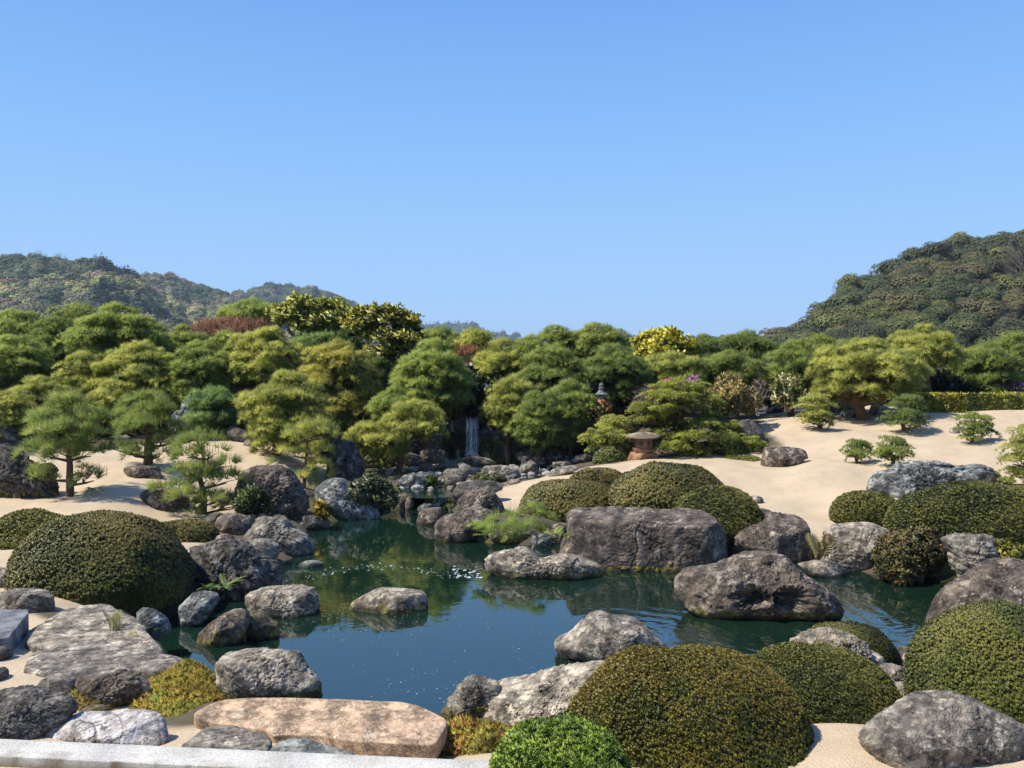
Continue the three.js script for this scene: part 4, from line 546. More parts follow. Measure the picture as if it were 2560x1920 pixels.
function shrub(label, boxC, o = {}) { // loose leafy or twiggy shrub filling an irregular rounded volume
  const [crop, l, t, r, b] = boxC, p0 = D(crop, l, t), p1 = D(crop, r, b), rn = mulberry(Math.round(l * 3 + t * 5 + r)), xc = (p0[0] + p1[0]) / 2;
  const dd = o.depth > 20.5 ? 15.5 + (o.depth - 17.4) * .32 : o.depth, B = dd ? at(xc, p1[1], dd) : hit(xc, p1[1]), z = -B.z, m = z / FPX, w = (p1[0] - p0[0]) * m / 2, h = (p1[1] - p0[1]) * m, G = new THREE.Group(); G.position.copy(B);
  const size = (o.size ?? clamp(z * .006, .03, .2)) * (o.depth > 20.5 ? dd / o.depth : 1), sp = size * (o.space ?? .9), L = [], hue = o.hue, lob = [], nl = o.lobes ?? 7, geo = o.geo ?? LEAFBIG;
  for (let i = 0; i < nl; i++) { const a = rn() * 6.283, q = Math.sqrt(rn()) * .62; lob.push({ c: V(Math.cos(a) * q * w, h * (.3 + .42 * rn() * (1.1 - q)), Math.sin(a) * q * w * .8), r: w * (.34 + rn() * .16) }); }
  lob.push({ c: V(0, h * .62, 0), r: Math.min(w * .5, h * .38) });
  for (const q of lob) { const ry = Math.min(q.r, (h - q.c.y) * .98), n = Math.round(7 * q.r * q.r / (sp * sp) * (o.dens ?? 1) * .5); for (let i = 0; i < n; i++) { const d = sph(rn); const k = (o.fill ?? .6) + (1 - (o.fill ?? .6)) * Math.sqrt(rn()), p = V(q.c.x + d.x * q.r * k, Math.max(.02, q.c.y + d.y * ry * k), q.c.z + d.z * q.r * k); const t2 = clamp(.45 + d.y * .25 + (rn() - .5) * .7 + noise(p.x * 3, p.y * 3, p.z * 3) * .8); const c = hue[2] && rn() < (o.third ?? .2) ? hue[2] : mix3(hue[0], hue[1], t2); L.push([p, d.clone().add(V(0, .6, 0)).normalize(), size * (.7 + rn() * .6), c]); } }
  const tw = []; for (let i = 0; i < (o.stems ?? 7); i++) { const q = lob[i % lob.length], a = rn() * 6.28; tw.push(tube([V(Math.cos(a) * w * .12, -.03, Math.sin(a) * w * .12), q.c.clone().multiplyScalar(.5).add(V(0, -h * .03, 0)), q.c.clone().add(sph(rn).multiplyScalar(q.r * .6))], w * .025 + .004, .003, 4, 5)); }
  if (o.twigs) for (let i = 0; i < o.twigs; i++) { const q = lob[i % lob.length], s = q.c.clone().multiplyScalar(.4 + rn() * .4), e = q.c.clone().add(V((rn() - .5) * 2.2 * q.r, (.2 + rn()) * q.r, (rn() - .3) * 2 * q.r)); e.y = Math.min(e.y, h); tw.push(tube([s, s.clone().lerp(e, .5).add(sph(rn).multiplyScalar(q.r * .15)), e], .007 + w * .004, .003, 3, 4)); }
  mesh('stems', mergeGeometries(tw), o.bark ?? greyBark, G, 'stuff');
  inst('foliage', geo[Math.floor(rn() * geo.length)], o.mat ?? leafMat, L, G, rn);
  top(G, o.name ?? 'shrub', label, o.cat ?? 'shrub', o.group); return G;
}
function moss(label, crop, outline, o = {}) { // a cushion of moss or creeping growth over a patch of ground
  const Q = outline.map(([x, y]) => D(crop, x, y)), rn = mulberry(Math.round(Q[0][0] * 13 + Q[1][1] * 7)), xs = Q.map((p) => p[0]), ys = Q.map((p) => p[1]), xc = (Math.min(...xs) + Math.max(...xs)) / 2, yc = (Math.min(...ys) + Math.max(...ys)) / 2, C = hit(xc, yc);
  const h0 = C.y + (o.base ?? 0), W2 = Q.map(([x, y]) => { const p = onPlane(x, y, h0 + (o.mid ?? .05)); return [p.x, p.z]; }), x0 = Math.min(...W2.map((p) => p[0])), x1 = Math.max(...W2.map((p) => p[0])), z0 = Math.min(...W2.map((p) => p[1])), z1 = Math.max(...W2.map((p) => p[1])), G = new THREE.Group(); G.position.set((x0 + x1) / 2, h0, (z0 + z1) / 2);
  const hgt = o.h ?? .12, hf = (x, z) => { const e = edgeDist(W2, x, z); return hgt * (1 - Math.exp(-e / (o.soft ?? .08))) * (.75 + .8 * (fbm(x * 7, z * 7, 1, 3) + .25)); };
  const L = [], size = o.size ?? .028, n = Math.round((x1 - x0) * (z1 - z0) / (size * size) * (o.dens ?? 2.4)), hue = o.hue ?? [[.085, .062, .014], [.27, .2, .03], [.13, .17, .03]];
  for (let i = 0; i < n; i++) { const x = lerp(x0, x1, rn()), z = lerp(z0, z1, rn()); if (!inside(W2, x, z)) continue; const y = hf(x, z), f = fbm(x * 5, z * 5, 4, 3); let c = mix3(hue[0], hue[1], clamp(.5 + (rn() - .5) * .9 + f)); if (f * 2 + (rn() - .5) * .4 > .25) c = mix3(c, hue[2], .8); L.push([V(x - G.position.x, y, z - G.position.z), V((rn() - .5) * .9, 1, (rn() - .5) * .9).normalize(), size * (.7 + rn() * .6), c]); }
  const s = new THREE.Shape(W2.map(([x, z]) => new THREE.Vector2(x - G.position.x, -(z - G.position.z)))), nx = 26, pos = [], idx = []; // cushion under the fronds
  for (let j = 0; j <= nx; j++) for (let i = 0; i <= nx; i++) { const x = lerp(x0, x1, i / nx), z = lerp(z0, z1, j / nx); pos.push(x - G.position.x, inside(W2, x, z) ? hf(x, z) - .012 : -.12, z - G.position.z); }
  for (let j = 0; j < nx; j++) for (let i = 0; i < nx; i++) { const a = j * (nx + 1) + i; idx.push(a, a + nx + 1, a + 1, a + 1, a + nx + 1, a + nx + 2); }
  const g = new THREE.BufferGeometry(); g.setAttribute('position', new THREE.Float32BufferAttribute(pos, 3)); g.setIndex(idx); g.computeVertexNormals();
  mesh('cushion', g, new THREE.MeshStandardMaterial({ color: rgb(...mix3(hue[0], hue[1], .1)), roughness: 1 }), G);
  inst('sprigs', o.geo ?? MOSSG, dullMat, L, G, rn); top(G, o.name ?? 'moss_cushion', label, o.cat ?? 'moss', o.group); return G;
}
const MOSSG = sprayGeo(61, 5, 9, .8, .07, .3, .7);
function frond(L, seed, pin = .3, droop = .6) { // one fern frond along +y bending over towards +x
  const rn = mulberry(seed), out = [], n = 13; const P = (t) => V(droop * L * t * t, L * (t - droop * .45 * t * t), 0);
  for (let i = 1; i < n; i++) { const t = i / n, p = P(t), d = P(Math.min(1, t + .02)).sub(P(t - .02)).normalize(), wl = L * pin * Math.sin(Math.PI * Math.pow(1 - t, .75)) * (.9 + rn() * .2) + .004; for (const s of [-1, 1]) { const dir = V(0, 0, s).addScaledVector(d, .45).normalize(), up = d.clone().cross(V(0, 0, 1)).normalize(); out.push({ p, dir, up: up.add(V(0, .0, 0)), l: wl, w: L * .03, n: V(-d.y * .6, .8, .15 * s).normalize() }); } }
  return mergeGeometries([leafGeo(out), (() => { const g = tube([P(0), P(.33), P(.66), P(1)], .004, .0015, 3, 6); g.deleteAttribute('uv'); return g; })()]);
}
function fern(label, crop, x, y, len, n, o = {}) {
  const p = D(crop, x, y), B = o.depth ? at(p[0], p[1], o.depth) : hit(...p), L = len * CROPS[crop][2] / 1.157324 * -B.z / FPX, rn = mulberry(Math.round(x * 3 + y)), G = new THREE.Group(); G.position.copy(B); G.position.y += o.lift ?? 0; const hue = o.hue ?? [[.07, .12, .02], [.2, .28, .04]];
  for (let i = 0; i < n; i++) { const m = mesh('frond', frond(L * (.7 + rn() * .5), i + 5 + Math.round(x), o.pin ?? .24, o.droop ?? .7), new THREE.MeshStandardMaterial({ color: rgb(...mix3(hue[0], hue[1], rn())), roughness: .6, side: THREE.DoubleSide }), G); m.rotation.set((rn() - .5) * .5, o.face !== undefined ? o.face + (rn() - .5) * 2.4 : rn() * 6.28, (rn() - .6) * .7 - (o.tip ?? 0)); m.position.set((rn() - .5) * L * (o.spread ?? .5), 0, (rn() - .5) * L * .4); }
  top(G, o.name ?? 'fern', label, o.cat ?? 'fern', o.group); return G;
}

// ---------- clipped azaleas ----------
const AZ = { rust: [[.075, .085, .02], [.2, .205, .045], [.24, .19, .055]], green: [[.08, .1, .02], [.23, .25, .045], [.25, .235, .055]], bright: [[.13, .22, .024], [.36, .5, .055], [.48, .56, .12]], gold: [[.1, .115, .014], [.3, .3, .036], [.31, .225, .045]] };
dome('rear rounded azalea cut by the left edge of the picture', 'L1', 230, 1046, 1480, 430, { hue: [[.09, .11, .022], [.25, .27, .05], [.25, .235, .055]], depth: 8.9, ex: 2.2 });
dome('largest left azalea dome, olive with russet tips', 'L1', 806, 1056, 1740, 690, { hue: AZ.rust, ex: 2.2, waist: .12, red: -.1, push: .62 });
dome('small azalea dome tucked behind the right of the largest left dome', 'L1', 1440, 1116, 1330, 280, { hue: AZ.rust, depth: 9.9 });
dome('rearmost small azalea dome of the middle group on the sand', 'M7', 810, 294, 430, 225, { hue: AZ.rust, red: .1 });
dome('left azalea dome of the middle group above the dwarf pine', 'M7', 600, 386, 700, 425, { hue: AZ.rust, ex: 2.5 });
dome('tallest azalea dome in the centre of the middle group', 'M7', 1370, 250, 660, 490, { hue: AZ.rust, ex: 2.3, depth: 10.6 });
dome('right azalea dome of the middle group behind the huge boulder', 'M7', 1745, 434, 860, 380, { hue: AZ.green, depth: 9.9, ex: 2.3, waist: .35 });
dome('small azalea dome left of the wide right hand azalea', 'R6', 965, 730, 1010, 278, { hue: AZ.green, red: -.2 });
dome('wide spreading azalea dome at the right edge below the blue boulder', 'R6', 1860, 668, 1190, 745, { hue: AZ.green, depth: 9.3, ex: 2.4, rz: .6 });
dome('large azalea dome in the right foreground with reddened crown', 'C4', 1640, 742, 1900, 1020, { hue: AZ.gold, depth: 3.75, ex: 2.3, push: .8, red: -.02, waist: .1 });
dome('green azalea dome between the large foreground dome and the grey boulder', 'R5', 560, 716, 1480, 720, { hue: AZ.green, depth: 4.35, ex: 2.2, waist: .15, red: -.3 });
dome('tall azalea dome in the right foreground cut by the right edge', 'R5', 2080, 378, 1340, 740, { hue: AZ.green, ex: 2.5, depth: 4.3, waist: .1, red: -.3 });
dome('bright fresh green azalea dome at the bottom edge', 'C4', 635, 1328, 1840, 575, { hue: AZ.bright, depth: 3.2, size: .02, ex: 2.2, red: -.4 });
dome('low light green azalea mound behind the knobbly mossy rock', 'R5', 820, 532, 800, 350, { hue: [[.07, .08, .014], [.2, .2, .03], [.2, .18, .04]], depth: 5.7 });
dome('low round azalea under the leaning lantern pine', 'M7', 915, 118, 272, 148, { hue: AZ.green, depth: 15.2 });
dome('tall dark clipped shrub behind the lantern pine', 'M3', 860, 850, 1120, 270, { hue: AZ.rust, depth: 16.7, rz: .5 });
dome('low clipped shrub skirting the right foot of the dome pine', 'N4', 1750, 1100, 1250, 330, { hue: AZ.green, depth: 14.6 });
dome('dark brown clipped shrub beneath the two tiered stream pine', 'K2', 1900, 470, 760, 250, { hue: AZ.rust, depth: 16 });
shrub('loose russet leaved shrub hanging over the right bank', ['R6', 1000, 1010, 1730, 1410], { hue: [[.07, .07, .02], [.2, .18, .055], [.24, .14, .05]], third: .15, size: .045, depth: 8.9, lobes: 12, dens: 1.5 });
shrub('grey green leafy shrub overhanging the stream mouth', ['M8', 690, 410, 1135, 725], { hue: [[.06, .075, .03], [.17, .2, .08]], size: .06, lobes: 11, dens: 1.3 });
shrub('glossy leafy shrub at the foot of the large volcanic boulder', ['L1', 1850, 790, 2170, 1090], { hue: [[.03, .05, .012], [.13, .18, .05]], size: .055, depth: 11.0, lobes: 9 });
shrub('golden leaved plant beside the blue grey stream boulder', ['M8', 420, 630, 610, 790], { hue: [[.14, .12, .015], [.5, .38, .05]], size: .07, depth: 11.7, lobes: 5, geo: LEAF });
shrub('small orange and yellow plant by the small pale stone', ['M8', 130, 1045, 290, 1165], { hue: [[.12, .08, .015], [.4, .34, .04]], size: .05, lobes: 4, depth: 10.1, geo: LEAF });
shrub('yellow green bush at the right edge above the slanting boulder', ['R6', 1890, 1115, 2260, 1275], { hue: [[.12, .12, .015], [.4, .36, .05]], size: .05, depth: 8.3, lobes: 7 });
shrub('bright green tuft by the small dark stream rocks', ['W1', 1215, 855, 1400, 930], { hue: [[.06, .13, .015], [.17, .28, .03]], size: .06, depth: 16.9, lobes: 5, geo: LEAF });
shrub('leafy water plants at the left of the upper stream', ['W1', 60, 1060, 250, 1170], { hue: [[.04, .07, .015], [.14, .2, .04]], size: .05, lobes: 6 });
shrub('low creeping green plants on the stream bank rocks', ['W1', 500, 1060, 830, 1125], { hue: [[.05, .06, .015], [.15, .17, .04]], size: .04, lobes: 10 });
shrub('yellow green grass tuft beside the cascade', ['W1', 285, 1270, 345, 1420], { hue: [[.12, .15, .02], [.35, .38, .05]], size: .05, lobes: 4, geo: TWIGS });
shrub('dry straw tuft on the pyramid brown rock', ['M8', 1590, 640, 1680, 720], { hue: [[.25, .17, .07], [.5, .38, .2]], size: .06, lobes: 3, geo: TWIGS, depth: 11.9 });
// moss and ferns
moss('large golden moss cushion at the near left shore', 'L2', [[1080, 1240], [1060, 1160], [1100, 1100], [1160, 1060], [1190, 960], [1290, 890], [1380, 830], [1480, 800], [1560, 820], [1680, 900], [1790, 1040], [1800, 1110], [1700, 1200], [1560, 1240], [1530, 1330], [1420, 1440], [1340, 1450], [1300, 1300]], { h: .09, soft: .12, base: .0, mid: .03, hue: [[.17, .12, .02], [.46, .35, .05], [.22, .26, .04]] });
moss('brown green moss around the rugged brown rock', 'L2', [[500, 1130], [580, 1000], [640, 930], [700, 960], [760, 1120], [960, 1200], [1060, 1230], [900, 1260], [700, 1240], [580, 1190]], { h: .09, hue: [[.1, .065, .018], [.27, .19, .035], [.16, .17, .03]] });
moss('golden moss bank with rust red tips at the right of the pink stone', 'C3', [[1495, 1480], [1520, 1400], [1580, 1290], [1680, 1265], [1800, 1280], [1900, 1330], [2010, 1350], [2140, 1350], [2200, 1390], [2050, 1500], [1920, 1590], [1780, 1570], [1650, 1520]], { h: .14, size: .03, hue: [[.16, .13, .02], [.42, .36, .05], [.36, .12, .04]] });
fern('dry upright ferns growing from the broad flat grey stone', 'L2', 900, 650, 190, 6, { hue: [[.16, .16, .04], [.36, .33, .1]], lift: .06, droop: .3, pin: .2, spread: .5 });
fern('small yellowed fern on the edge of the broad flat stone', 'L2', 1080, 690, 90, 5, { hue: [[.25, .19, .05], [.4, .33, .1]], lift: .05 });
fern('green ferns hanging below the great gnarled rock', 'L2', 1660, 340, 65, 24, { droop: 1.0, depth: 6.7, lift: .1, hue: [[.06, .1, .02], [.17, .25, .04]], spread: 1.6 });
fern('single fern drooping to the water under the gnarled rock', 'L2', 1790, 330, 110, 6, { droop: 1.2, depth: 6.8, lift: .1 });
fern('dark fern in the shade of the cracked bluish rock', 'L2', 1180, 590, 110, 4, { hue: [[.04, .07, .02], [.09, .14, .04]], droop: 1 });
fern('clump of bright yellow green ferns below the dwarf pine', 'M8', 1950, 1000, 130, 18, { hue: [[.12, .18, .02], [.28, .34, .045]], droop: 1, depth: 9.7, lift: .1, spread: 2.2, pin: .3 });
fern('bright fern clump at the left of the long reddish rock', 'M8', 1800, 930, 100, 8, { hue: [[.12, .17, .02], [.26, .32, .045]], droop: .9, depth: 9.9, lift: .12, spread: 1.5 });
fern('bright fern clump at the left flank of the huge boulder', 'M7', 500, 910, 105, 10, { hue: [[.12, .18, .02], [.27, .34, .045]], droop: .9, depth: 9.6, lift: .12, spread: 1.2, pin: .3 });
fern('tall reddish fern between the block boulder and the striated boulder', 'R6', 600, 1250, 230, 9, { hue: [[.09, .1, .025], [.2, .13, .045]], droop: .5, depth: 9.2, spread: .6 });
fern('tiny green fern on the blue grey stream boulder', 'M8', 845, 750, 45, 5, { hue: [[.14, .22, .03], [.24, .34, .05]], droop: .8 });

{ // loose pebbles along the stream bank
  const rn = mulberry(321), L = [], g = new THREE.IcosahedronGeometry(1, 1), p = g.attributes.position; for (let i = 0; i < p.count; i++) { const v = V(p.getX(i), p.getY(i), p.getZ(i)); v.multiplyScalar(1 + .3 * noise(v.x * 1.7, v.y * 1.7, v.z * 1.7)); p.setXYZ(i, v.x, v.y * .6, v.z); } g.computeVertexNormals();
  for (let i = 0; i < 900; i++) { const q = D('W1', -300 + rn() * 1700, 780 + rn() * 420), h = hit(...q); if (inside(sandPoly[1], h.x, h.z) || inside(sandPoly[0], h.x, h.z)) continue; if (noise(h.x * 1.1, 3, h.z * 1.1) + (rn() - .5) * .4 < -.05) continue; const k = .1 + rn() * .3; L.push([V(h.x, h.y + .01, h.z), YUP, .02 + .075 * Math.pow(rn(), 3), [k, k * .92, k * .82]]); }
  top(inst('pebbles', g, new THREE.MeshStandardMaterial({ color: 0xffffff, roughness: .95 }), L, null, rn), 'pebbles', 'loose pebbles strewn between the rocks of the stream bank', 'pebbles', null, 'stuff');
}

// ---------- pines of the front sand ----------
pine('young pine with bare lower trunk at the front of the left sand', { base: [150, 1072], box: [62, 862, 238, 1045], hue: 'mid', kind: 'long', dens: .75, size: .125, space: 1.05, tr: .055, lean: 0, candles: 7, bark: barkMat, trunkTop: [155, 880], trunk: [[151, 1030], [150, 980], [153, 930]], named: true,
  pads: [['L1', 590, 230, 190, 75], ['L1', 460, 330, 170, 80, .15], ['L1', 720, 330, 150, 75, .1], ['L1', 390, 450, 140, 70], ['L1', 600, 430, 220, 80, .3], ['L1', 760, 470, 130, 65], ['L1', 330, 570, 130, 70, .1], ['L1', 520, 590, 180, 70, .25], ['L1', 720, 580, 130, 60], ['L1', 300, 770, 110, 50, .25], ['L1', 740, 780, 100, 45, .1], ['L1', 650, 730, 80, 30, -.1]] });
pine('pine rising from the flat brown stone on the left sand', { base: [320, 1003], box: [248, 850, 388, 985], hue: 'mid', kind: 'long', dens: .75, size: .125, space: .95, tr: .075, candles: 4, bark: barkMat, trunkTop: [318, 862], trunk: [[320, 975], [322, 940], [318, 900]], named: true,
  pads: [['L1', 1150, 190, 150, 60], ['L1', 1080, 290, 140, 70, .2], ['L1', 1250, 280, 130, 70, .1], ['L1', 1020, 400, 110, 60], ['L1', 1160, 380, 160, 70, .3], ['L1', 1330, 400, 110, 60, .1], ['L1', 1340, 490, 110, 45, .1], ['L1', 970, 560, 80, 35], ['L1', 1060, 590, 90, 40, .2], ['L1', 1260, 590, 90, 40]] });
pine('sparse layered young pine leaning over the sloping dark rock', { base: [437, 1110], box: [330, 945, 515, 1085], hue: 'mid', kind: 'long', dens: .75, size: .115, space: 1.1, tr: .05, candles: 7, bark: barkMat, trunkTop: [425, 950], trunk: [[440, 1070], [432, 1030], [440, 990]], named: true,
  pads: [['L1', 1560, 510, 160, 50], ['L1', 1480, 600, 130, 40, .1], ['L1', 1680, 590, 110, 35], ['L1', 1500, 720, 150, 40, .2], ['L1', 1770, 690, 120, 40], ['L1', 1620, 790, 150, 45, .2], ['L1', 1790, 800, 110, 40, -.1], ['L1', 1350, 860, 140, 50, .1], ['L1', 1480, 940, 170, 60, .3], ['L1', 1700, 950, 140, 55, .2], ['L1', 1850, 1000, 120, 50, 0]] });
pine('bluish fine needled pine before the grey boulders on the left', { depth: 15.9, box: [408, 838, 522, 958], hue: 'blue', size: .1, padR: .42 });
pine('yellow green pine with curved bare trunk on the left sand', { base: [595, 982], box: [545, 803, 705, 960], hue: 'olive', tr: .09, bark: redBark, trunkTop: [625, 830], trunk: [[601, 955], [606, 930], [612, 900]], padR: .42, size: .115 });
pine('slender see through pine behind the volcanic boulder', { base: [655, 1053], box: [598, 912, 708, 1045], hue: 'olive', kind: 'long', size: .115, space: 1.05, tr: .035, bark: barkMat, trunkTop: [664, 925], trunk: [[658, 1020], [662, 985], [664, 955]], named: true,
  pads: [['K2', 1000, 130, 230, 80], ['K2', 780, 250, 190, 70, .1], ['K2', 1130, 240, 190, 70], ['K2', 720, 480, 180, 50, .1], ['K2', 1050, 420, 200, 60, -.1], ['K2', 1180, 480, 150, 50], ['K2', 1050, 660, 220, 70, .1], ['K2', 900, 780, 180, 50, .15], ['K2', 500, 590, 80, 25]] });
pine('two tiered pine leaning over the stream at the centre', { base: [862, 1015], box: [750, 868, 962, 1010], hue: 'olive', tr: .07, bark: redBark, trunkTop: [890, 890], trunk: [[868, 985], [880, 955], [888, 925]], size: .1, space: .9, named: true,
  pads: [['M2', 1250, 1030, 170, 50], ['M2', 1130, 1120, 110, 50, .1], ['M2', 1370, 1110, 120, 60, .1], ['M2', 1270, 1190, 190, 65, .2], ['M2', 1400, 1230, 100, 45], ['M2', 940, 1190, 160, 45, .1], ['M2', 840, 1260, 120, 40, .2], ['M2', 1000, 1290, 180, 60, .3], ['M2', 1130, 1270, 80, 50, .2], ['M2', 960, 1380, 120, 50, .2], ['M2', 1060, 1400, 100, 50, .2]] });
pine('dwarf pine with contorted branches above the bright ferns', { depth: 9.9, base: [1150, 1170], box: [1070, 1105, 1200, 1170], hue: 'green', kind: 'long', size: .085, space: 1.2, dens: .7, tr: .022, bark: greyBark, trunkTop: [1160, 1130], trunk: [[1160, 1160], [1152, 1150], [1165, 1140]], named: true,
  pads: [['M7', 90, 690, 110, 35], ['M7', 300, 640, 130, 40, -.1], ['M7', 20, 790, 120, 45, .15], ['M7', 180, 770, 130, 45, .2], ['M7', 360, 720, 90, 35], ['M7', -90, 760, 110, 40], ['M7', 320, 800, 90, 40]] });
pine('leaning pine with flat tiers left of the stone lantern', { depth: 15.8, base: [1392, 991], box: [1258, 905, 1380, 990], hue: 'olive', kind: 'tight', size: .085, tr: .055, bark: barkMat, trunkTop: [1320, 925], trunk: [[1383, 980], [1372, 962], [1350, 945]], named: true,
  pads: [['M3', 940, 880, 130, 46, -.2], ['M3', 860, 960, 130, 40, .1], ['M3', 780, 1010, 110, 40, .1], ['M3', 920, 1000, 140, 42, .2], ['M3', 820, 1090, 90, 35, .1], ['M3', 920, 1060, 90, 38, .15], ['M3', 900, 910, 90, 35, -.1]] });
pine('great clipped dome pine in cloud tiers behind the stone lantern', { depth: 15.6, base: [1500, 1000], box: [1365, 826, 1670, 1000], hue: 'dome', dens: 1.15, kind: 'tight', size: .085, space: .8, tr: .13, bark: redBark, trunkTop: [1475, 850], trunk: [[1490, 970], [1478, 930], [1465, 895]], named: true, rz: .75,
  pads: [['M3', 1430, 615, 190, 60], ['M3', 1300, 680, 130, 50, .2], ['M3', 1560, 670, 120, 55, .1], ['M3', 1430, 690, 160, 45, .4], ['M3', 1180, 780, 120, 50, .1], ['M3', 1340, 770, 120, 42, .4], ['M3', 1560, 780, 110, 38, .3], ['M3', 1700, 740, 85, 60, -.2], ['M3', 1160, 860, 95, 42, .2], ['M3', 1300, 840, 100, 36, .1], ['M3', 1690, 830, 85, 40, 0], ['M3', 1380, 910, 110, 42, .1], ['M3', 1590, 895, 150, 45, .3], ['M3', 1330, 990, 120, 45, .3], ['M3', 1290, 1062, 70, 32, .4], ['M3', 1400, 1080, 150, 50, .6], ['M3', 1580, 1000, 150, 52, .6], ['M3', 1800, 920, 120, 48, .1], ['M3', 1800, 1010, 115, 50, .5], ['M3', 1930, 960, 110, 55, 0], ['M3', 1960, 1050, 140, 55, .3], ['M3', 2060, 1000, 70, 45, 0], ['M3', 2070, 1110, 110, 45, .3], ['M3', 1650, 1100, 150, 42, .4], ['M3', 1850, 1110, 130, 40, .4], ['M3', 2160, 1120, 60, 35, .2]] });
// small clipped pines of the right sand
pine('small tiered clipped pine nearest the big right pine', { base: [1776, 926], box: [1727, 853, 1800, 915], hue: 'olive', dens: 1.1, kind: 'tight', size: .1, tr: .05, bark: barkMat, trunkTop: [1760, 865], named: true,
  pads: [['R4', 560, 1400, 95, 36], ['R4', 520, 1460, 80, 30, .2], ['R4', 630, 1450, 75, 32, .1], ['R4', 500, 1520, 70, 28, .1], ['R4', 600, 1510, 85, 30, .3], ['R4', 660, 1540, 55, 28], ['R4', 530, 1570, 70, 24, .2], ['R4', 640, 1580, 50, 22, .1]] });
pine('small dark spreading pine just left of the clipped hedge', { base: [1955, 930], box: [1910, 860, 2005, 930], hue: 'dark', kind: 'tight', size: .12, tr: .045, trunkTop: [1943, 870], named: true,
  pads: [['R4', 1280, 1400, 90, 36], ['R4', 1210, 1460, 60, 34, .1], ['R4', 1340, 1460, 75, 36], ['R4', 1270, 1510, 110, 30, .2], ['R4', 1390, 1540, 60, 28], ['R4', 1140, 1550, 60, 18, .1], ['R4', 1260, 1590, 110, 26, .3], ['R4', 1400, 1590, 50, 22, .1]] });
pine('smaller of the pair of round clipped pines on the open sand', { base: [1852, 998], box: [1820, 951, 1882, 998], hue: 'mid', dens: 1.15, kind: 'tight', size: .085, tr: .03, trunkTop: [1850, 958], named: true,
  pads: [['R6', 890, 350, 70, 24], ['R6', 850, 385, 50, 24, .1], ['R6', 935, 385, 50, 26], ['R6', 830, 435, 48, 22, .1], ['R6', 900, 425, 70, 24, .2], ['R6', 965, 435, 40, 22], ['R6', 890, 460, 60, 16, .1]] });
pine('larger of the pair of round clipped pines on the open sand', { base: [1928, 1003], box: [1888, 945, 1968, 1000], hue: 'mid', dens: 1.15, kind: 'tight', size: .085, tr: .035, trunkTop: [1928, 952], named: true,
  pads: [['R6', 1170, 335, 85, 28], ['R6', 1110, 385, 60, 26, .1], ['R6', 1230, 380, 60, 26], ['R6', 1080, 440, 52, 26, .1], ['R6', 1170, 410, 90, 28, .2], ['R6', 1260, 435, 50, 26], ['R6', 1130, 465, 55, 16, .1], ['R6', 1220, 460, 55, 18, .1]] });
pine('clipped pine with a flat skirt near the right edge of the sand', { base: [2100, 955], box: [2060, 898, 2150, 955], hue: 'mid', dens: 1.15, kind: 'tight', size: .1, tr: .035, trunkTop: [2105, 905], named: true,
  pads: [['R6', 1820, 165, 95, 34], ['R6', 1780, 215, 85, 30, .1], ['R6', 1880, 210, 75, 24], ['R6', 1730, 260, 60, 26, .1], ['R6', 1830, 255, 70, 24, .2], ['R6', 1930, 265, 55, 24], ['R6', 1760, 310, 60, 18, .15]] });
pine('tiered pine cut by the right edge above the wide azalea', { depth: 11.4, base: [2225, 1062], box: [2165, 935, 2300, 1060], hue: 'olive', kind: 'tight', size: .09, tr: .05, named: true,
  pads: [['R6', 2260, 250, 130, 45], ['R6', 2190, 320, 70, 38], ['R6', 2290, 370, 140, 45], ['R6', 2140, 400, 70, 32, .1], ['R6', 2130, 490, 95, 45, .1], ['R6', 2280, 500, 120, 50], ['R6', 2110, 580, 70, 35, .1], ['R6', 2240, 620, 140, 50, .1], ['R6', 2040, 655, 60, 22, .1]] });
// ---------- pines of the grove ----------
const deep = (d) => d > 17.4 ? 15.5 + (d - 17.4) * .32 : d; // rows of the grove stand close behind one another
const G = (label, box, depth, hue, o = {}) => pine(label, { box, depth: deep(depth), hue, ...o });
G('rounded pine at the left edge in the top row of the grove', [-30, 675, 112, 772], 34, 'green');
G('dull green pine between the two tallest left pines', [118, 664, 228, 735], 39, 'mid');
G('broad domed pine topping the left grove', [168, 660, 348, 800], 30, 'green', { padR: .3 });
G('light green pine at the left edge below the top row', [-40, 727, 110, 845], 25, 'green');
G('dark shaded pine behind the left edge pines', [60, 692, 178, 840], 32, 'dark');
G('yellowish pine in the second row under the broad domed pine', [126, 768, 234, 890], 24, 'olive');
G('wide spreading pine with visible limbs in the left grove', [222, 748, 386, 880], 24.5, 'olive', { padR: .3 });
G('pine with pale limbs below the brown leafless trees', [343, 703, 448, 785], 34, 'mid');
G('rounded deep green pine above the blue white standing stone', [374, 735, 505, 880], 25, 'green');
G('thin topped pine right of the rounded deep green pine', [442, 719, 548, 815], 31, 'mid');
G('broad pine with golden green tips left of the yellow pine', [498, 708, 660, 862], 26, 'olive', { padR: .33 });
G('pine with layered boughs above the front young pine', [28, 815, 148, 925], 21, 'olive');
G('pine with reddish shoots at the left edge above the pitted boulder', [-30, 850, 80, 962], 17.8, 'olive', { candles: 3 });
G('pine peering between the two left foreground pines', [200, 828, 305, 912], 21.8, 'olive');
G('ridge pine left of the yellow domed tree', [476, 652, 604, 712], 42, 'green');
G('bronze yellow pine at the centre left of the grove', [652, 735, 812, 950], 23.5, 'yellow', { bark: redBark, padR: .34 });
G('dusky blue green pine below the yellow domed tree', [652, 690, 790, 800], 31, 'blue');
G('dark pine in shade right of the bronze yellow pine', [755, 762, 855, 910], 27, 'dark');
G('large pine with bent reddish trunk left of the waterfall', [862, 735, 1010, 885], 22.5, 'green', { bark: redBark, trunkTop: [950, 760], trunk: [[905, 895], [930, 850], [955, 815]], tr: .15 });
G('low bright pine in front of the large bent pine', [806, 838, 924, 915], 21, 'green');
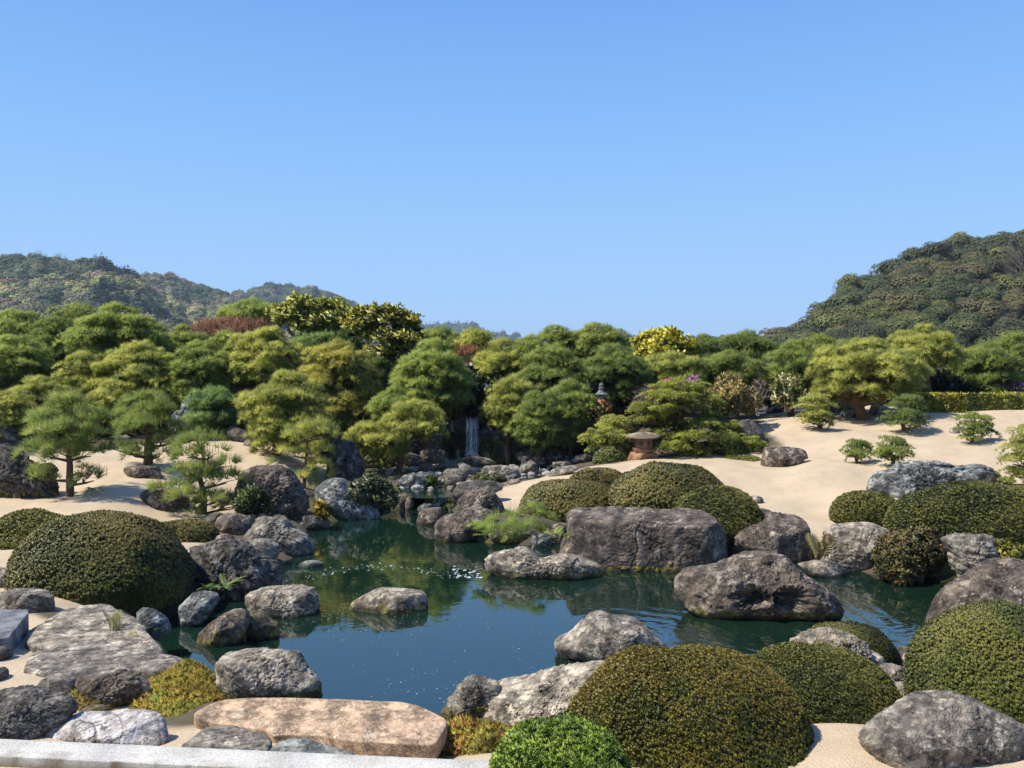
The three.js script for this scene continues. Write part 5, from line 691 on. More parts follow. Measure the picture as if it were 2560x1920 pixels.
G('flat topped ridge pine right of the clipped tree', [905, 710, 995, 770], 37, 'mid');
G('ridge pine above the small red tree', [985, 714, 1065, 780], 37, 'olive');
G('full pine above the right of the waterfall', [1030, 736, 1135, 850], 28, 'olive');
G('dull ridge pine in the middle of the skyline', [1095, 728, 1185, 800], 36, 'mid');
G('flat crowned pine standing proud on the middle skyline', [1158, 706, 1246, 790], 38, 'mid', { flat: .36 });
G('twin crowned pine on the skyline left of the yellow tree', [1236, 706, 1348, 790], 38, 'mid');
G('full dull green pine at the centre of the right grove', [1115, 755, 1265, 880], 26, 'mid');
G('dark full pine above the small grey lantern', [1238, 750, 1400, 865], 27, 'dark', { padR: .32 });
G('pine overhanging the right of the waterfall', [1058, 822, 1150, 925], 21.5, 'olive');
G('low pine on the rocks right of the waterfall', [1112, 850, 1218, 952], 20, 'mid');
G('drooping pine left of the small grey lantern', [1180, 822, 1286, 948], 21, 'green');
G('low yellow green pine in front of the yellow tree', [1383, 762, 1518, 845], 28, 'olive');
G('dark pine right of the yellow tree', [1476, 724, 1563, 830], 33, 'dark');
G('dark ridge pine at the foot of the wooded hill', [1553, 717, 1680, 820], 36, 'dark');
G('rounded pine above the orange leaved shrub', [1518, 758, 1642, 840], 29, 'mid');
G('dense green pine left of the big leaning pine', [1655, 738, 1782, 850], 29.5, 'mid');
G('pine on the lower slope of the wooded hill', [1708, 726, 1828, 810], 36, 'mid');
pine('big spreading pine with leaning red trunk on the right sand', { base: [1872, 905], box: [1768, 735, 1982, 858], hue: 'olive', bark: redBark, tr: .12, trunkTop: [1870, 760], trunk: [[1855, 880], [1845, 850], [1850, 800]], padR: .3, seed: 42 });
G('tall straight trunked pine with an umbrella crown above the hedge', [1928, 700, 2066, 795], 29.5, 'olive', { base: [2004, 868], bark: redBark, trunkTop: [1998, 715], trunk: [[2003, 840], [2001, 815], [1999, 775]], tr: .1 });
G('layered pine above the right end of the hedge', [2068, 742, 2190, 846], 32.5, 'mid', { bark: redBark });
G('pine at the right edge below the wooded hill', [2135, 722, 2260, 845], 35, 'mid');
// filling rows far behind, seen only between the others
for (const [x, y, w, d] of [[300, 720, 120, 44], [560, 720, 120, 46], [700, 735, 110, 44], [1080, 748, 110, 45], [1420, 740, 110, 46], [1620, 748, 120, 46], [1900, 760, 130, 44], [2150, 770, 130, 44], [860, 760, 120, 42], [20, 700, 120, 48], [430, 745, 120, 44], [1200, 760, 120, 45]])
  G('shaded pine far back in the grove glimpsed between nearer crowns', [x - w / 2, y, x + w / 2, y + 110], d, 'dark', { group: 'shaded pines at the back of the grove' });

// ---------- broadleaf trees and shrubs of the grove ----------
function leafTree(label, o) {
  const rn = mulberry(o.box[0] + o.box[1] * 3), z = deep(o.depth), m = z / FPX, [l, t, r, b] = o.box, foot = at((l + r) / 2, b, z); foot.y = Math.min(foot.y, land(foot.x, foot.z)); const T = new THREE.Group(); T.position.copy(foot);
  const L = [], size = o.size ?? .13, pads = o.pads.map(([c, x, y, rx, ry, dz]) => { const q = D(c, x, y), k = CROPS[c][2] / 1.157324 * m; return { c: at(q[0], q[1], z - (dz ?? 0)).sub(foot), rx: rx * k, ry: ry * k, rz: rx * k * .9 }; });
  for (const p of pads) padSprays(L, p.c, p.rx, p.ry, p.rz, size * (o.space ?? .8), size, o.hue, rn, o);
  inst('crown', (o.geo ?? LEAFBIG)[0], o.mat ?? leafMat, L, T, rn);
  const tp = pads[0].c; mesh('trunk', tube([V(0, -.1, 0), V(tp.x * .3, tp.y * .4, .1), V(tp.x, tp.y, tp.z)], .14, .04, 7), greyBark, T);
  mesh('branches', mergeGeometries(pads.flatMap((p) => [0, 1, 2, 3].map(() => tube([V(tp.x * .3, tp.y * .4, .1), p.c.clone().multiplyScalar(.75), p.c.clone().add(V((rn() - .5) * 1.3 * p.rx, (rn() - .2) * p.ry, (rn() - .3) * p.rz))], .05, .012, 4, 5)))), greyBark, T, 'stuff');
  top(T, o.name ?? 'broadleaf_tree', label, o.cat ?? 'tree', o.group); return T;
}
leafTree('yellow green clipped dome tree on the left skyline', { box: [597, 650, 764, 760], depth: 33, hue: [[.2, .23, .035], [.4, .42, .065]], pads: [['M2', 470, 270, 290, 110], ['M2', 300, 330, 130, 90, .4], ['M2', 600, 330, 160, 90, .5], ['M2', 450, 370, 160, 80, .6]] });
leafTree('layered clipped tree with stepped golden tiers on the skyline', { box: [755, 663, 912, 815], depth: 29.5, hue: [[.13, .145, .025], [.42, .4, .055]], size: .125, pads: [['M2', 1000, 320, 255, 100], ['M2', 1180, 390, 110, 70, -.2], ['M2', 860, 380, 110, 55, .2], ['M2', 1090, 470, 170, 50, .5], ['M2', 1220, 500, 80, 40, .3], ['M2', 1070, 570, 130, 45, .6], ['M2', 1000, 620, 90, 35, .6]] });
leafTree('bright yellow leafing tree on the skyline', { box: [1375, 714, 1490, 830], depth: 33, hue: [[.3, .28, .02], [.62, .56, .05]], size: .12, geo: LEAFBIG, dens: .9, pads: [['M3', 1330, 260, 190, 100], ['M3', 1220, 260, 110, 80, .4], ['M3', 1440, 300, 100, 90, .3], ['M3', 1280, 350, 150, 70, .6], ['M3', 1360, 190, 60, 50, .1]] });
shrub('reddish brown leafless trees behind the left pines', ['D', 405, 695, 612, 765], { depth: 38, hue: [[.16, .075, .045], [.32, .15, .085]], geo: TWIGS, mat: dullMat, size: .3, lobes: 12, twigs: 40, name: 'bare_tree', cat: 'tree', bark: greyBark });
shrub('small red budding tree above the waterfall', ['D', 990, 740, 1035, 790], { depth: 34, hue: [[.2, .07, .04], [.34, .14, .07]], geo: TWIGS, mat: dullMat, size: .25, twigs: 10, name: 'bare_tree', cat: 'tree' });
shrub('tan and orange leaved shrub right of the dome pine', ['D', 1515, 800, 1640, 898], { depth: 21.5, hue: [[.2, .18, .06], [.44, .37, .14], [.46, .3, .1]], third: .22, size: .12, lobes: 12, stems: 12, dens: .8 });
shrub('bare grey twiggy bush at the upper corner of the right sand', ['D', 1610, 800, 1665, 895], { depth: 23, hue: [[.25, .17, .14], [.38, .28, .24]], geo: TWIGS, mat: dullMat, size: .18, dens: .4, twigs: 40, lobes: 6 });
shrub('pale cream flowering shrub at the top of the right sand', ['D', 1650, 804, 1752, 886], { depth: 25.5, hue: [[.14, .16, .04], [.4, .41, .12], [.7, .66, .36]], third: .3, size: .15, lobes: 10 });
shrub('purple flowering rhododendron above the dome pine', ['D', 1472, 806, 1526, 858], { depth: 22.5, hue: [[.34, .13, .32], [.56, .28, .54]], size: .12, lobes: 6, dens: .8, twigs: 10, name: 'flowering_shrub' });
shrub('pale lilac flowering bush left of the dome pine', ['D', 1366, 812, 1420, 905], { depth: 21, hue: [[.2, .15, .12], [.3, .22, .2], [.5, .28, .46]], third: .3, size: .12, lobes: 8, dens: .6, twigs: 40, geo: TWIGS, name: 'flowering_shrub' });
shrub('pink azalea flowers behind the crown of the dome pine', ['D', 1410, 818, 1475, 860], { depth: 21.5, hue: [[.36, .07, .1], [.56, .16, .2]], size: .1, lobes: 6, name: 'flowering_shrub' });
shrub('orange red azalea below the small grey lantern', ['D', 1262, 858, 1330, 925], { depth: 16.25, hue: [[.09, .09, .02], [.2, .16, .05], [.55, .21, .09]], third: .12, size: .085, lobes: 9, name: 'flowering_shrub' });
shrub('rust coloured bush left of the waterfall', ['D', 950, 856, 1005, 930], { depth: 17.3, hue: [[.09, .05, .02], [.24, .11, .04]], size: .1, lobes: 7, twigs: 16 });
shrub('purple flowers beyond the right end of the hedge', ['D', 2140, 826, 2215, 862], { depth: 31, hue: [[.1, .1, .04], [.24, .14, .24], [.5, .24, .5]], third: .4, size: .15, name: 'flowering_shrub' });
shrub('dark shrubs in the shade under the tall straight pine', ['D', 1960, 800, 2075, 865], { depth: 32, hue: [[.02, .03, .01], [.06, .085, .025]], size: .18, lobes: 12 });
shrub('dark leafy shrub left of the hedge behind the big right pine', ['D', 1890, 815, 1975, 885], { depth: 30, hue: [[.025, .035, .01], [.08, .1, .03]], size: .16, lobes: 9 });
shrub('hanging evergreen growth on the cliff above the waterfall', ['D', 985, 835, 1100, 905], { depth: 18.0, hue: [[.035, .05, .014], [.12, .15, .04]], size: .1, lobes: 14 });
[[590, 400, 800, 640, 'upper left'], [740, 430, 960, 700, 'upper middle'], [920, 500, 1140, 760, 'upper right'], [1090, 600, 1310, 840, 'far right']].forEach(([l, t, r, bb, w]) => shrub('trailing evergreen creepers over the ' + w + ' part of the cliff right of the waterfall', ['W1', l, t, r, bb], { depth: 17.0, hue: [[.04, .055, .018], [.17, .19, .055]], size: .085, lobes: 9, dens: .9 }));
[[640, 640, 700, 900], [800, 690, 860, 910], [980, 740, 1040, 905]].forEach(([l, t, r, bb], i) => shrub(['narrow hanging plant on the cliff nearest the waterfall', 'narrow hanging plant in the middle of the cliff', 'narrow hanging plant at the right of the cliff'][i], ['W1', l, t, r, bb], { depth: 16.75, hue: [[.05, .06, .02], [.18, .18, .06]], size: .06, lobes: 5, dens: .7, geo: TWIGS }));
shrub('green moss and ferns at the right foot of the waterfall', ['W1', 580, 640, 720, 920], { depth: 16.7, hue: [[.03, .06, .01], [.1, .2, .03]], size: .06, lobes: 8, dens: .9 });
shrub('dark dripping plants at the left of the waterfall', ['W1', 320, 560, 460, 900], { depth: 17.05, hue: [[.022, .035, .01], [.1, .1, .03]], size: .07, lobes: 10 });
shrub('undergrowth with small leaves right of the cliff', ['D', 1180, 900, 1290, 990], { depth: 16.9, hue: [[.03, .05, .014], [.11, .15, .04]], size: .08, lobes: 12 });
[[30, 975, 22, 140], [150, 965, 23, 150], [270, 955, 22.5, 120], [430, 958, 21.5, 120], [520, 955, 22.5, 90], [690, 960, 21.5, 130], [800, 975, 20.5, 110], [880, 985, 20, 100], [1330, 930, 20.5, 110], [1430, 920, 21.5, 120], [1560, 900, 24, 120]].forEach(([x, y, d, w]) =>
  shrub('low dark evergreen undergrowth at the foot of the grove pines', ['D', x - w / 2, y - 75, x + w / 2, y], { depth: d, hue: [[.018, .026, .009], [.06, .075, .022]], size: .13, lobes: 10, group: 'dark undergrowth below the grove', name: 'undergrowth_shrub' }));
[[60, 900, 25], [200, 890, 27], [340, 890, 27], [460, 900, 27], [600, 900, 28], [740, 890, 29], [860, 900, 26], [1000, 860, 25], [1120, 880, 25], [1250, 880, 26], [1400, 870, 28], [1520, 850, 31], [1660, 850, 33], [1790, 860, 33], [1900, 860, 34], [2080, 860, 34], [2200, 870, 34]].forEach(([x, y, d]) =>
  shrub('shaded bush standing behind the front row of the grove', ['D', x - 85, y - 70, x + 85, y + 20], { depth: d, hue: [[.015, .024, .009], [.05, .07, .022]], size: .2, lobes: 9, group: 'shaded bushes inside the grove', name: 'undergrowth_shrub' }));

// clipped hedges along the upper edge of the right sand
function hedge(label, xa, xb, yTop, yBase, depth, hue) {
  const A = at(xa, yBase, depth), B = at(xb, yBase, depth), Tp = at(xa, yTop, depth), w = B.x - A.x, h = Tp.y - A.y + .05, d = .6, rn = mulberry(xa), Gp = new THREE.Group(); Gp.position.set((A.x + B.x) / 2, A.y - .05, -depth - d / 2);
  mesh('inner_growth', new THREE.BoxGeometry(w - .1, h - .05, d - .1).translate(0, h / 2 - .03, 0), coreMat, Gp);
  const L = [], put = (p, n) => { const f = noise(p.x * 1.3, p.y * 2, p.z), t = clamp(.5 + (rn() - .5) * .9 + f * .8); L.push([p.add(sph(rn).multiplyScalar(.04)), n.clone().add(sph(rn).multiplyScalar(.5)).normalize(), .06 * (.7 + rn() * .6), rn() < .12 ? hue[2] : mix3(hue[0], hue[1], t)]); };
  for (let i = 0; i < w * h * 950; i++) put(V((rn() - .5) * w, rn() * h, d / 2 - .03), V(0, .4, 1));
  for (let i = 0; i < w * d * 950; i++) put(V((rn() - .5) * w, h - .02, (rn() - .5) * d), V(0, 1, 0));
  for (let i = 0; i < h * d * 950; i++) put(V((rn() < .5 ? -.5 : .5) * w, rn() * h, (rn() - .5) * d), V(-1, .3, 0));
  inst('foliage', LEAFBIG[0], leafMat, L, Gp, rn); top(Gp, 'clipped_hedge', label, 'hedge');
}
hedge('clipped box hedge with yellow leaves behind the right sand', 1992, 2086, 855, 892, 18.1, [[.16, .17, .03], [.5, .48, .06], [.6, .52, .1]]);
hedge('lower green clipped hedge running out of the right edge', 2087, 2330, 854, 886, 18.5, [[.13, .15, .03], [.38, .4, .06], [.5, .48, .09]]);

// ---------- far hills and their woods ----------
function crownGeo(seed, lobes, faces, leaf, tall = 1) { // the crown of a tree of radius 1 as leaf clumps over several lobes
  const r = mulberry(seed), list = [], lb = [];
  for (let i = 0; i < lobes; i++) { const d = sph(r); d.y = Math.abs(d.y) * .8; lb.push({ c: d.multiplyScalar(.55 + r() * .1), r: .36 + r() * .14 }); } lb.push({ c: V(0, .1, 0), r: .62 });
  for (let i = 0; i < faces; i++) { const q = lb[i % lb.length], d = sph(r); if (d.y < -.4) d.y *= -1; const p = q.c.clone().addScaledVector(d, q.r * (.85 + r() * .2)); p.y *= tall; const n = d.clone().addScaledVector(p, .4).add(V(0, .25, 0)).add(sph(r).multiplyScalar(.25)).normalize(), dir = sph(r).cross(n).normalize(); list.push({ p: p.addScaledVector(dir, -leaf * .5), dir, up: n, l: leaf * (.7 + r() * .6), w: leaf * .42, n }); }
  return leafGeo(list);
}
function coneGeo(seed, faces, leaf) { const r = mulberry(seed), list = []; for (let i = 0; i < faces; i++) { const t = Math.sqrt(r()), a = r() * 6.283, y = 1.6 - t * 2.4, k = t * .62 * (.85 + r() * .3), p = V(Math.cos(a) * k, y, Math.sin(a) * k), n = V(Math.cos(a), .5, Math.sin(a)).add(sph(r).multiplyScalar(.3)).normalize(), dir = V(Math.cos(a), -.5, Math.sin(a)).normalize(); list.push({ p, dir, up: n, l: leaf * (.8 + r() * .5), w: leaf * .35, n }); } return leafGeo(list); }
const CROWN = [1, 2, 3].map((s) => crownGeo(s, 9, 420, .2)), CONE = [4, 5].map((s) => coneGeo(s, 260, .3)), BARE = [6, 7].map((s) => sprayGeo(s, 12, 9, .7, .02, .8, .9));
const hillSoil = new THREE.MeshStandardMaterial({ color: rgb(.05, .055, .03), roughness: 1 });
const farLeaf = new THREE.MeshStandardMaterial({ color: 0xffffff, roughness: .9, side: THREE.DoubleSide });
function ridge(crest, depth, baseY, thick) { // survey points along the crest; returns the slope and a height function
  const pos = [], idx = [], n = 90, mrows = 16, pts = [];
  for (let i = 0; i <= n; i++) { const f = i / n * (crest.length - 1), k = Math.min(crest.length - 2, Math.floor(f)), t = f - k; pts.push(at(lerp(crest[k][0], crest[k + 1][0], t), lerp(crest[k][1], crest[k + 1][1], t), depth * (1 + .03 * Math.sin(i * .21)))); }
  for (let j = -5; j <= mrows; j++) for (let i = 0; i <= n; i++) { const p = pts[i], q = Math.max(0, j) / mrows, back = Math.max(0, -j) / 5, prof = j < 0 ? 1 - back : Math.pow(1 - q, .85); pos.push(p.x * (1 - q * thick), lerp(baseY, p.y, prof) + (j > 0 && j < mrows ? depth * .012 * noise(i * .3, j * .35, depth) : 0), p.z * (1 - q * thick + back * .3)); }
  for (let j = 0; j < mrows + 5; j++) for (let i = 0; i < n; i++) { const a = j * (n + 1) + i; idx.push(a, a + n + 1, a + 1, a + 1, a + n + 1, a + n + 2); }
  const g = new THREE.BufferGeometry(); g.setAttribute('position', new THREE.Float32BufferAttribute(pos, 3)); g.setIndex(idx); g.computeVertexNormals();
  top(new THREE.Mesh(g, hillSoil), 'hill', null, null, null, 'structure');
  return (u, q) => { const j = clamp(q) * mrows + 5, i = clamp(u) * n, j0 = Math.min(mrows + 4, Math.floor(j)), i0 = Math.min(n - 1, Math.floor(i)), tj = j - j0, ti = i - i0, P = (a, b) => { const o = (a * (n + 1) + b) * 3; return V(pos[o], pos[o + 1], pos[o + 2]); }; return P(j0, i0).lerp(P(j0, i0 + 1), ti).lerp(P(j0 + 1, i0).lerp(P(j0 + 1, i0 + 1), ti), tj); };
}
const WOOD = { ever: [[.04, .062, .026], [.1, .135, .045]], grey: [[.13, .125, .075], [.23, .21, .125]], lime: [[.25, .25, .08], [.38, .36, .12]], pink: [[.27, .17, .125], [.36, .23, .17]], brown: [[.17, .115, .06], [.25, .165, .09]], cedar: [[.02, .034, .022], [.036, .055, .032]] };
function wood(label, S, count, size, mixw, seed) {
  const rn = mulberry(seed), C = [[], [], []];
  for (let i = 0; i < count; i++) {
    const u = rn(), q = Math.pow(rn(), 1.2) * .98, p = S(u, q), f = noise(p.x * .012 + seed, p.y * .03, p.z * .012) + .35 * (rn() - .5); let k = mixw(f, u, q, rn);
    const w = WOOD[k], c = mix3(w[0], w[1], rn()), s = size * (.65 + rn() * .7); p.y += s * .3; C[k === 'cedar' ? 1 : k === 'grey' && rn() < .12 ? 2 : 0].push([p, YUP, k === 'cedar' ? s * .85 : s, c]);
  }
  const Gp = new THREE.Group(); inst('crowns', CROWN[seed % 3], farLeaf, C[0], Gp, rn); inst('conifers', CONE[0], farLeaf, C[1], Gp, rn); inst('bare_crowns', BARE[0], farLeaf, C[2], Gp, rn);
  top(Gp, 'hill_wood', label, 'wood', null, 'stuff');
}
const H1 = ridge([[-420, 540], [-200, 560], [0, 566], [60, 574], [110, 571], [150, 584], [225, 582], [290, 612], [330, 648], [360, 680], [400, 715], [440, 760]], 430, 2, .42);
wood('mixed spring woods on the nearest left hill with dark cedars', H1, 5600, 3.7, (f, u, q, rn) => u > .52 && q < .7 && f > -.15 && rn() < .8 ? 'cedar' : f > .3 ? 'ever' : f > .05 ? (rn() < .75 ? 'ever' : 'grey') : f > -.12 ? (rn() < .5 ? 'grey' : 'ever') : rn() < .45 ? 'lime' : rn() < .12 ? 'pink' : rn() < .3 ? 'brown' : 'ever', 3);
const H2 = ridge([[220, 640], [290, 620], [340, 607], [400, 621], [470, 646], [520, 656], [560, 680], [640, 720], [700, 760]], 600, 2, .4);
wood('grey and lime woods on the second left hill', H2, 2600, 4.4, (f, u, q, rn) => f > .2 ? 'ever' : f > -.05 ? (rn() < .7 ? 'grey' : 'brown') : rn() < .5 ? 'lime' : rn() < .12 ? 'pink' : 'grey', 4);
const H3 = ridge([[440, 665], [490, 648], [530, 641], [570, 630], [605, 625], [650, 633], [700, 640], [745, 658], [775, 675], [830, 700], [900, 740]], 850, 2, .4);
wood('dusky bluish woods on the third left hill', H3, 2200, 5.6, (f, u, q, rn) => f > .05 ? 'ever' : rn() < .6 ? 'grey' : rn() < .4 ? 'brown' : 'ever', 5);
const H4 = ridge([[840, 720], [900, 712], [940, 711], [980, 707], [1010, 714], [1060, 728], [1110, 737], [1180, 760]], 1500, 2, .3);
wood('far blue wooded ridge low on the middle horizon', H4, 900, 9, (f, u, q, rn) => rn() < .6 ? 'ever' : 'cedar', 6);
const H5 = ridge([[1240, 735], [1300, 728], [1350, 736], [1420, 745], [1560, 745], [1700, 738], [1820, 740]], 900, 2, .3);
wood('low distant wooded ridge behind the right grove', H5, 800, 6, (f, u, q, rn) => 'ever', 7);
const H6 = ridge([[1640, 772], [1690, 748], [1730, 735], [1770, 706], [1810, 668], [1840, 644], [1885, 622], [1940, 612], [1975, 584], [2000, 570], [2070, 552], [2120, 540], [2170, 538], [2220, 526], [2330, 500], [2460, 480]], 150, 1, .42);
{ // separate evergreen trees over the right hill
  const rn = mulberry(808), hues = [[.045, .06, .013], [.068, .085, .017], [.108, .112, .022], [.055, .07, .018], [.1, .088, .025], [.045, .05, .015]];
  const mats = hues.map((h) => new THREE.MeshStandardMaterial({ color: rgb(...h), roughness: .75, side: THREE.DoubleSide })), greyM = new THREE.MeshStandardMaterial({ color: rgb(.17, .14, .105), roughness: 1, side: THREE.DoubleSide });
  const geos = [51, 52, 53, 54].map((s) => crownGeo(s, 11, 1900, .1, .85)), trunk = tube([V(0, -1.5, 0), V(.05, -.6, 0), V(0, .3, 0)], .09, .04, 6);
  const protos = []; for (const g of geos) for (const m of mats) { const t = new THREE.Group(); mesh('crown', g, m, t); mesh('trunk', trunk, greyBark, t); protos.push(t); }
  const bareG = [71, 72, 73].map((s) => { const r = mulberry(s), parts = [tube([V(0, -1.4, 0), V(.05, -.5, 0), V(0, .4, 0)], .05, .02, 5)]; for (let i = 0; i < 34; i++) { const a = r() * 6.28, y = -.7 + r() * 1.0, e = V(Math.cos(a) * (.4 + r() * .5), y + .5 + r() * .5, Math.sin(a) * (.4 + r() * .5)), s0 = V(0, y, 0), mid = s0.clone().lerp(e, .5).add(sph(r).multiplyScalar(.08)); parts.push(tube([s0, mid, e], .016, .006, 4, 4)); for (let k = 0; k < 4; k++) parts.push(tube([mid, e.clone().add(sph(r).multiplyScalar(.3))], .008, .004, 3, 2)); } return mergeGeometries(parts); });
  const spots = []; for (let t = 0; t < 9000 && spots.length < 250; t++) { const u = .02 + rn() * .93, q = Math.pow(rn(), 1.2) * .98, p = H6(u, q), s = (2.0 + rn() * 1.7) * (1.12 - q * .35); if (spots.every((a) => a.p.distanceTo(p) > (a.s + s) * .52)) spots.push({ p, s, u, q }); }
  let nb = 0; spots.forEach(({ p, s, u, q }) => {
    const bare = rn() < (q < .12 ? 0 : u > .62 ? .1 : .04), o = (bare ? null : protos[Math.floor(rn() * protos.length)])?.clone() ?? new THREE.Group(); if (bare) mesh('bare_branches', bareG[nb++ % 3], greyM, o);
    o.position.copy(p); o.position.y += s * .45; o.scale.setScalar(s * (bare ? 1.0 : 1)); o.rotation.y = rn() * 6.28;
    if (bare) top(o, 'bare_hill_tree', 'leafless grey tree among the evergreens of the right hill', 'tree', 'leafless trees on the right hill'); else top(o, 'hill_tree', 'rounded evergreen tree in the wood covering the right hill', 'tree', 'evergreen trees covering the right hill');
  });
  [[.27, 0], [.3, 0], [.345, 0], [.365, 0], [.4, 0], [.2, 0]].forEach(([u, q], i) => { const p = H6(u, q), o = new THREE.Group(); mesh('bare_branches', bareG[i % 3], greyM, o); o.position.copy(p); o.position.y += 1.9; o.scale.setScalar(1.3 + (i % 3) * .2); o.rotation.y = i; top(o, 'bare_hill_tree', 'thin leafless tree on the skyline of the right hill', 'tree', 'leafless trees on the skyline of the right hill'); });
}

// ---------- lanterns ----------
{ // low snow viewing lantern with arched foot, wide roof
  const z = 15.1, k = CROPS.N4[2] / 1.157324 * z / FPX, P = (x, y) => at(...D('N4', x, y), z), C = P(545, 1165), G5 = new THREE.Group(); G5.position.copy(C);
  const clay = new THREE.MeshStandardMaterial({ color: rgb(.34, .19, .1), map: grainMap, bumpMap: grainBump, bumpScale: .004, roughness: .9 }), lich = new THREE.MeshStandardMaterial({ color: rgb(.3, .24, .18), map: grainMap, bumpMap: grainBump, bumpScale: .012, roughness: .95 });
  const s = new THREE.Shape(), a = 155 * k, b = 100 * k; s.moveTo(-a, -.12); s.quadraticCurveTo(-a * .95, b * .6, -a * .62, b); s.lineTo(a * .62, b); s.quadraticCurveTo(a * .95, b * .6, a, -.12); s.lineTo(a * .72, -.12); s.absellipse(0, -.02, a * .62, b * .62, 0, Math.PI, false); s.lineTo(-a * .72, -.12);
  const foot = new THREE.ExtrudeGeometry(s, { depth: 2 * a * .8, bevelEnabled: true, bevelSize: .012, bevelThickness: .012, bevelSegments: 3, curveSegments: 16 }); foot.translate(0, 0, -a * .8); foot.rotateY(.35); mesh('arched_foot', foot, clay, G5);
  const pl = new THREE.LatheGeometry([[0, 102], [60, 102], [128, 112], [138, 135], [140, 165], [110, 168], [0, 168]].map(([r, y]) => new THREE.Vector2(r * k, y * k)), 6); mesh('platform', pl.toNonIndexed(), clay, G5).geometry.computeVertexNormals();
  const boxShape = new THREE.LatheGeometry([[0, 168], [112, 168], [114, 180], [114, 285], [100, 290], [0, 290]].map(([r, y]) => new THREE.Vector2(r * k, y * k)), 6), fb = mesh('fire_box', boxShape.toNonIndexed(), clay, G5); fb.geometry.computeVertexNormals();
  const lat = []; for (let side = 0; side < 6; side++) { const g = new THREE.TorusGeometry(36 * k, 6 * k, 6, 12); for (const q of [g, new THREE.BoxGeometry(8 * k, 84 * k, 8 * k), new THREE.BoxGeometry(84 * k, 8 * k, 8 * k)]) { const w = q.clone(); w.translate(0, 228 * k, 99 * k); w.rotateY(side * Math.PI / 3 + Math.PI / 6); lat.push(w.index ? w.toNonIndexed() : w); } } mesh('window_lattice', mergeGeometries(lat), lich, G5);
  const holes = []; for (let side = 0; side < 6; side++) { const w = new THREE.CylinderGeometry(40 * k, 40 * k, 3 * k, 16); w.rotateX(Math.PI / 2); w.translate(0, 228 * k, 98.2 * k); w.rotateY(side * Math.PI / 3 + Math.PI / 6); holes.push(w); } mesh('window_opening', mergeGeometries(holes), new THREE.MeshStandardMaterial({ color: rgb(.05, .03, .02), roughness: 1 }), G5);
  const roofG = new THREE.LatheGeometry([[0, 286], [120, 288], [205, 292], [214, 300], [205, 318], [140, 346], [60, 360], [0, 362]].map(([r, y]) => new THREE.Vector2(r * k, y * k)), 36), rp = roofG.attributes.position; for (let i = 0; i < rp.count; i++) { const x = rp.getX(i), y = rp.getY(i), zz = rp.getZ(i), q = 1 + .05 * Math.cos(Math.atan2(zz, x) * 6) + .05 * noise(x * 7, y * 7, zz * 7); rp.setXYZ(i, x * q, y + .012 * noise(x * 9, y * 9, zz * 9 + 3), zz * q); } roofG.computeVertexNormals(); mesh('roof', roofG, lich, G5);
  G5.rotation.y = .1; top(G5, 'stone_lantern', 'low terracotta coloured stone lantern with wide lichened roof on the sand crest', 'stone lantern');
}
{ // tall grey lantern among the pines
  const z = 16.35, k = CROPS.W1[2] / 1.157324 * z / FPX, C = at(...D('W1', 1708, 400), z), G6 = new THREE.Group(); G6.position.copy(C); G6.position.y -= .5;
  const st = new THREE.MeshStandardMaterial({ color: rgb(.24, .25, .24), map: grainMap, bumpMap: grainBump, bumpScale: .006, roughness: .95 }), L6 = (pts, n) => { const g = new THREE.LatheGeometry(pts.map(([r, y]) => new THREE.Vector2(r * k, y * k + .5)), n).toNonIndexed(); g.computeVertexNormals(); return g; };
  mesh('shaft', L6([[40, -120], [26, -100], [24, 0], [44, 6], [50, 16], [0, 18]], 12), st, G6);
  const body = mesh('fire_box', L6([[0, 18], [36, 18], [36, 66], [40, 72], [0, 74]], 6), st, G6); body.rotation.y = .3;
  const ho = []; for (let i = 0; i < 3; i++) { const b = new THREE.BoxGeometry(22 * k, 30 * k, 4 * k); b.translate(0, 44 * k + .5, 30.5 * k); b.rotateY(i * 2.094 + Math.PI / 6); ho.push(b); } const hm = mesh('window_opening', mergeGeometries(ho), new THREE.MeshStandardMaterial({ color: rgb(.02, .02, .02), roughness: 1 }), G6); hm.rotation.y = .3;
  const rf = mesh('roof', L6([[0, 74], [54, 76], [60, 86], [46, 94], [28, 112], [18, 128], [0, 130]], 6), st, G6); rf.rotation.y = .3;
  mesh('finial', L6([[12, 128], [26, 138], [26, 146], [14, 150], [20, 160], [19, 174], [8, 186], [0, 194]], 14), st, G6);
  top(G6, 'stone_lantern', 'small grey roofed stone lantern with finial among the dark pines', 'stone lantern');
}

